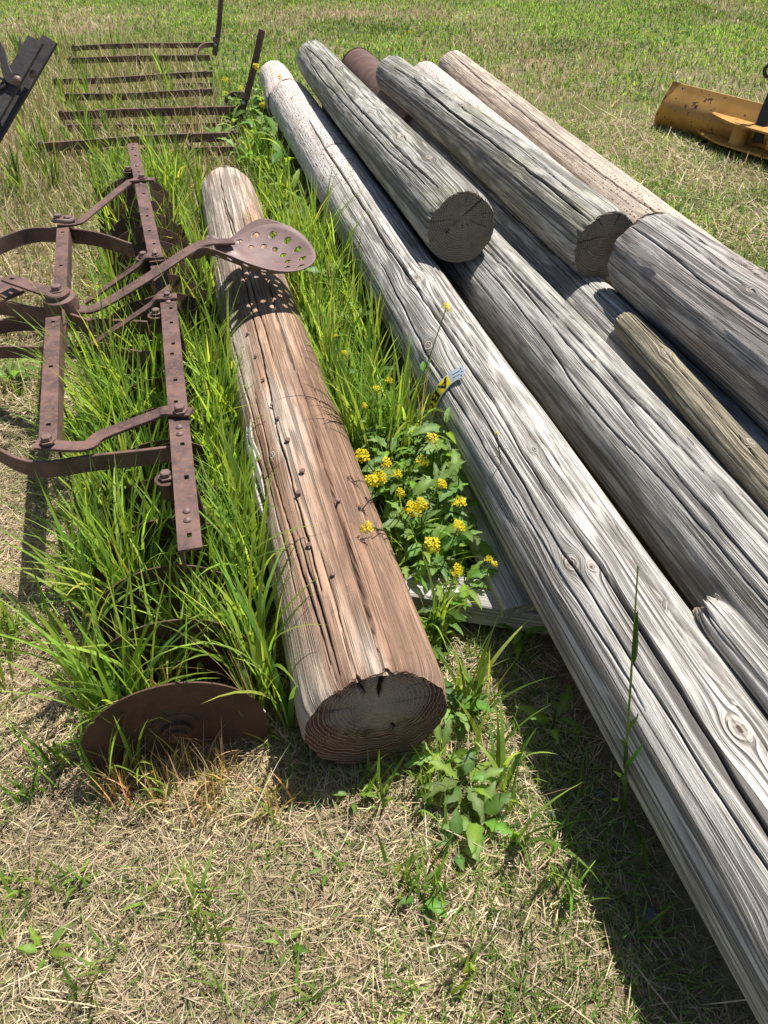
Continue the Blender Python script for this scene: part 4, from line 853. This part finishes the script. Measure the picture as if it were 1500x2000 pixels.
def stem_mesh(paths, base, pods=(), seed=0):
    b = MB()
    for p, r in paths: b.tube(np.asarray(p)-base, np.linspace(r, r*.55, len(p)), 5)
    rr = np.random.default_rng(seed)
    for (p, d) in pods: b.tube([np.asarray(p)-base, np.asarray(p)-base+np.asarray(d)*.5+[0, 0, .002], np.asarray(p)-base+np.asarray(d)], .0008, 3)
    me = b.mesh('stem', m_leaf, True); a = me.attributes.new('col', 'FLOAT_COLOR', 'POINT'); a.data.foreach_set('color', np.tile(np.r_[stem_col, 1], len(me.vertices)).astype(np.float32)); return me
def add_leaf(root, p, az, el, size, k=None, r=None):
    M = Matrix.Translation(Vector(p)-root.location) @ Matrix.Rotation(az, 4, 'Z') @ Matrix.Rotation(-el, 4, 'Y') @ Matrix.Rotation(float(rng.uniform(-.5, .5)), 4, 'X') @ Matrix.Scale(size, 4)
    tip = Vector(p)+Vector((math.cos(az)*math.cos(el), math.sin(az)*math.cos(el), math.sin(el)))*size
    if inside(np.array([tip[:], (np.array(tip[:])+np.asarray(p))/2]), 0).any(): return
    link('leaf', LEAVES[int(rng.integers(0, 5)) if k is None else k], root, M)
def mustard(base, tips, label, nleaf=8, lsize=(.05, .10), hs=1., group='yellow flowering mustard weeds'):
    base = np.array([base[0], base[1], float(gh(base[0], base[1]))]); root = thing('mustard_plant', base, label, 'weed', group); paths = []; pods = []
    for i, t in enumerate(tips):
        t = np.asarray(t, float); mid = base*.45+t*.55+np.array([*(rng.normal(0, .012, 2)), .02]); b0 = base+np.array([*(rng.normal(0, .01, 2)), 0])
        p = smooth_path([b0, b0*.6+mid*.4+rng.normal(0, .006, 3)*[1, 1, 0], mid, t], 6); paths.append((p, .0026))
        dv = norm(t-mid)
        link('flower_head', HEADS[(i+len(tips)) % 4], root, frame(t-base, norm(np.cross(dv, (.2, 1, .1))), norm(dv+np.array([0, -.25, .6]))) @ Matrix.Scale(hs*float(rng.uniform(.75, 1.15)), 4))
        for k in range(9):
            q = p[-2-k] if k < len(p)-2 else p[-3]; an = rng.uniform(0, 6.28); pods.append((q, (.022*math.cos(an), .022*math.sin(an), .012)))
        for k in range(nleaf//len(tips)+2):
            j = int(rng.integers(1, len(p)-6)); f = 1-j/len(p); add_leaf(root, p[j], rng.uniform(0, 6.28), rng.uniform(-.1, .7), rng.uniform(*lsize)*(.55+.6*f))
    for k in range(nleaf): add_leaf(root, base+np.array([0, 0, .01]), rng.uniform(0, 6.28), rng.uniform(.15, 1.0), rng.uniform(*lsize)*1.3)
    link('stem', stem_mesh(paths, base, pods), root); return root
mustard(at(770, 880, 0)[:2], [at(872, 600, .60)], 'tallest mustard weed, single yellow head against the front pole above the letter tag', 8, (.05, .08), .9)
mustard(at(770, 960, 0)[:2], [at(843, 857, .42), at(826, 900, .36)], 'mustard weed with yellow heads just below the letter tag', 16, (.05, .08))
mustard(at(735, 985, 0)[:2], [at(706, 890, .36), at(755, 905, .34), at(725, 940, .37), at(740, 932, .33)], 'mustard weed with several yellow heads beside the bare right side of the log', 30)
mustard(at(715, 880, 0)[:2], [at(712, 792, .34)], 'small mustard weed in the tall grass left of the letter tag', 6, (.04, .08), .7)
mustard(at(810, 1090, 0)[:2], [at(805, 995, .36), at(822, 985, .38), at(843, 1065, .32), at(715, 1030, .35)], 'largest mustard weed, one yellow head leaning over the red-brown log', 40, (.06, .11), 1.05)
mustard(at(870, 1120, 0)[:2], [at(897, 980, .34), at(895, 1027, .33), at(893, 1115, .27)], 'mustard weed with three yellow heads in front of the board end', 30)
mustard(at(930, 1150, 0)[:2], [at(965, 1102, .20), at(955, 1092, .19)], 'low mustard weed with a small yellow head over the grey board', 5, (.04, .07), .65)
mustard(at(945, 1060, 0)[:2], [at(970, 846, .46)], 'thin bare mustard stalk with a tiny yellow tip leaning against the front pole', 2, (.02, .03), .4)
mustard(at(455, 240, 0)[:2], [at(440, 155, .36), at(470, 172, .30), at(440, 182, .22)], 'far mustard weed with yellow heads between the two harrow levers', 24, (.08, .15), 1.3)
mustard(at(510, 230, 0)[:2], [at(500, 130, .45), at(513, 205, .25)], 'far mustard weed with yellow heads beside the tilted harrow lever', 24, (.08, .15), 1.3)
mustard(at(545, 210, 0)[:2], [at(546, 150, .42)], 'far mustard weed with a yellow head over the pale incised pole end', 8, (.08, .14), 1.2)
mustard(at(785, 95, 0)[:2], [at(778, 72, .12), at(800, 62, .12)], 'tiny yellow flowering weed on the lawn beyond the stack', 2, (.04, .06), 1.)
mustard(at(1040, 22, 0)[:2], [at(1036, 14, .1)], 'tiny yellow flowering weed on the far lawn near the top edge', 2, (.04, .06), .9)
mustard(at(742, 840, 0)[:2], [at(735, 760, .36), at(760, 742, .40)], 'slim mustard weed in tall grass between log and front pole, above the cluster', 16, (.06, .1), .6)
mustard(at(690, 760, 0)[:2], [at(672, 690, .33), at(655, 655, .36)], 'slim mustard weed deep in the tall grass beside the seat shadow', 14, (.06, .1), .5)
mustard(at(830, 1040, 0)[:2], [at(775, 925, .42), at(862, 945, .40), at(782, 962, .38)], 'mustard weed with small yellow heads in the middle of the flower patch', 26, (.07, .12), .7)
def weed(base, n, size, label, h=.05, ks=None, group='leafy weeds without flowers'):
    base = np.array([base[0], base[1], float(gh(base[0], base[1]))]); root = thing('leafy_weed', base, label, 'weed', group); paths = []
    for i in range(n):
        az = i*2.4+rng.uniform(-.3, .3); z = h*(i/n); p = base+np.array([.012*math.cos(az), .012*math.sin(az), z+.005])
        add_leaf(root, p, az, rng.uniform(.0, .75), rng.uniform(*size), None if ks is None else ks[i % len(ks)])
    link('stem', stem_mesh([(np.array([base, base+[0.003, 0, h*.5], base+[0, .004, h+.01]]), .003)], base), root); return root
WL = [((905, 1545), 14, (.06, .11), 'jagged leafy weed on the straw in front of the log, in the sun', .06), ((930, 1610), 9, (.05, .09), 'lower jagged leafy weed at the edge of the pole shadow', .04), ((895, 1660), 7, (.04, .07), 'small leafy weed on the straw nearest the front pole shadow', .03),
 ((860, 1480), 8, (.05, .09), 'leafy weed beside the dark cut end of the log', .05), ((1075, 1430), 6, (.06, .10), 'broad-leaved weed in the deep shade under the front pole', .08), ((790, 1180), 12, (.06, .11), 'broad-leaved weed between the log and the pale crosspiece', .1),
 ((860, 1240), 10, (.05, .10), 'broad-leaved weed just in front of the pale crosspiece', .07), ((25, 745), 9, (.07, .13), 'ragged leafy weed in the straw left of the disc harrow frame', .04), ((560, 1850), 6, (.03, .06), 'small leafy rosette in the bare straw at the bottom', .02), ((545, 330), 16, (.10, .20), 'leafy weed between the log end and the pale pole', .22),
 ((510, 300), 14, (.09, .18), 'leafy weed behind the far end of the log', .2), ((470, 330), 12, (.08, .16), 'leafy weed at the right end of the nearer spike harrow', .15), ((575, 420), 14, (.09, .17), 'leafy weed in the gap right of the tractor seat', .16), ((530, 260), 12, (.09, .18), 'leafy weed against the pale incised pole', .25),
 ((90, 1860), 6, (.03, .06), 'small sprawling weed at the lower left', .02), ((820, 1760), 6, (.035, .06), 'small green sprig on the straw at the lower middle', .03), ((150, 1720), 5, (.03, .05), 'tiny sprig in the straw near the left edge', .02), ((690, 1560), 6, (.03, .055), 'small weed just below the cut end of the log', .03),
 ((1010, 1250), 8, (.05, .09), 'weed in the shade below the grey board end', .06), ((640, 1700), 5, (.03, .05), 'tiny green rosette in the middle of the straw', .02), ((735, 1080), 10, (.05, .09), 'leafy weed pressed against the bare right side of the log', .08), ((840, 1020), 10, (.06, .1), 'leafy weed among the yellow flowers beside the board', .14), ((900, 940), 6, (.09, .13), 'two-leaved weed with big wavy leaves against the front pole', .12)]
WL += [((760, 1010), 18, (.05, .10), 'dense leafy weed beneath the yellow heads nearest the log', .16), ((800, 1130), 20, (.05, .10), 'dense leafy weed between the log and the board, below the largest mustard weed', .12), ((850, 1080), 18, (.05, .10), 'dense leafy weed half over the grey board among the yellow heads', .15), ((745, 930), 14, (.05, .09), 'leafy weed at the foot of the tall grass right of the log', .12), ((815, 965), 14, (.05, .08), 'leafy weed beside the grey board below the letter tag', .16), ((900, 1200), 14, (.05, .09), 'leafy weed over the end of the pale crosspiece', .08), ((830, 1290), 12, (.05, .09), 'leafy weed right of the log beside the bare straw', .06), ((885, 1400), 14, (.05, .09), 'leafy weed right of the log near its cut end', .05),
 ((600, 470), 16, (.08, .15), 'leafy weed in tall grass right of the seat holes', .18), ((560, 370), 18, (.09, .17), 'leafy weed close to the pale pole behind the seat', .24), ((500, 350), 16, (.08, .16), 'leafy weed right beside the far end of the log', .15), ((525, 310), 16, (.09, .17), 'big leafy weed in the shade of the pale pole', .26), ((495, 255), 16, (.09, .17), 'leafy weed at the foot of the tilted harrow lever', .22), ((460, 275), 14, (.09, .16), 'leafy weed covering the end of the nearer spike harrow bars', .15), ((430, 300), 12, (.08, .14), 'leafy weed between the disc harrow and the spike harrow', .12)]
WL += [((860, 985), 16, (.07, .12), 'leafy weed leaning over the upper part of the grey board', .18), ((885, 1065), 16, (.07, .12), 'leafy weed over the middle of the grey board under three yellow heads', .16), ((785, 1045), 16, (.07, .11), 'broad leafy weed between the log and the largest mustard heads', .14), ((915, 1120), 12, (.06, .10), 'leafy weed over the lower end of the grey board', .10), ((840, 1150), 14, (.06, .11), 'round-leaved weed on top of the pale crosspiece', .10)]
WL += [((700, 700), 16, (.08, .13), 'leafy weed among the tall grass level with the seat shadow', .22), ((722, 800), 14, (.07, .11), 'leafy weed in the tall grass just left of the letter tag', .16), ((790, 915), 14, (.06, .09), 'leafy weed below the letter tag at the edge of the front pole', .05), ((650, 620), 14, (.08, .13), 'leafy weed among the tall grass right behind the seat shadow', .22), ((875, 1010), 16, (.08, .12), 'leafy weed between board and front pole near the thin bare stalk', .16)]
for (p, n, sz, lb, h) in WL:
    ch = 600 < p[0] < 960 and 830 < p[1] < 1260; weed(at(*p, 0)[:2], int(n*(2.2 if ch else 1)), (sz[0]*(.95 if ch else 1), sz[1]*(.95 if ch else 1)), lb, h*(1.8 if ch else 1))
# single seeding stalk in front of the front pole
gb = at(1222, 1610, 0); gs = thing('grass_stalk', gb, 'single tall grass stalk with a closed seed head in front of the front pole', 'grass stalk'); G0 = np.array(gs.location)
def gcol(o, c=(.13, .22, .04)):
    a = o.data.attributes.new('col', 'FLOAT_COLOR', 'POINT'); a.data.foreach_set('color', np.tile(np.r_[c, 1], len(o.data.vertices)).astype(np.float32)); return o
def above2(px, py, p, fx): 
    d = FW+(px-750)/FPX*RT-(py-1000)/FPX*UPV; return CAM+d*((p[1]-fx)/d[1])
top = above2(1246, 1105, gb, .10); mid = above2(1232, 1330, gb, .05); low = above2(1222, 1500, gb, .01)
sp_ = smooth_path([gb, low, mid, top*.35+mid*.65, top], 8); gcol(MB().tube(sp_, np.linspace(.003, .001, len(sp_)), 6).build('stem', m_leaf, gs))
hd = sp_[-13:-4]; gcol(MB().tube(hd+np.array([.003, 0, 0]), .0045*np.sin(np.linspace(.5, 2.9, len(hd))), 7).build('seed_head', m_leaf, gs), (.10, .19, .045))
for i, (px, py, ex, ey) in enumerate([(1224, 1430, 1244, 1395), (1222, 1500, 1256, 1450), (1220, 1500, 1206, 1440), (1222, 1560, 1198, 1505), (1222, 1590, 1192, 1560), (1226, 1600, 1268, 1720), (1224, 1610, 1240, 1690)]):
    a = above2(px, py, gb, .01*i*.3) if py < 1600 else gb+[.005*i-.02, 0, .02]; b = above2(ex, ey, gb, .06) if ey < 1600 else at(ex, ey, .03); c = (a+b)/2+[.004, 0, .02]
    pth = smooth_path([a, c, b], 6); gcol(MB().sweep(pth, .010, .0008, up=(0, -.6, .8), taper=np.sin(np.linspace(.7, 3.05, len(pth)))).build('leaf', m_leaf, gs), (.13, .235, .04))
# pebbles in the shadow
pr = np.random.default_rng(3)
for (px, py, s, lb) in [(1271, 1786, .014, 'blue-grey pebble in the shade beside the front pole, nearest the camera'), (1172, 1548, .010, 'small blue-grey pebble below the broad-leaved weed in the shade'), (1083, 1590, .009, 'small grey pebble at the sunlit edge of the pole shadow'), (1090, 1478, .011, 'dark pebble behind the broad-leaved weed in the shade')]:
    p = at(px, py, .012); b = MB().lathe([(.3, -.7), (.85, -.35), (1, .05), (.75, .5), (.25, .72)], 12, Matrix.Translation(p) @ Matrix.Rotation(pr.random()*3, 4, 'Z') @ Matrix.Diagonal((s*1.3, s, s*.8, 1)))
    tag(b.build('pebble', m_stone, None, True, p), lb, 'pebble', 'pebbles in the pole shadow')
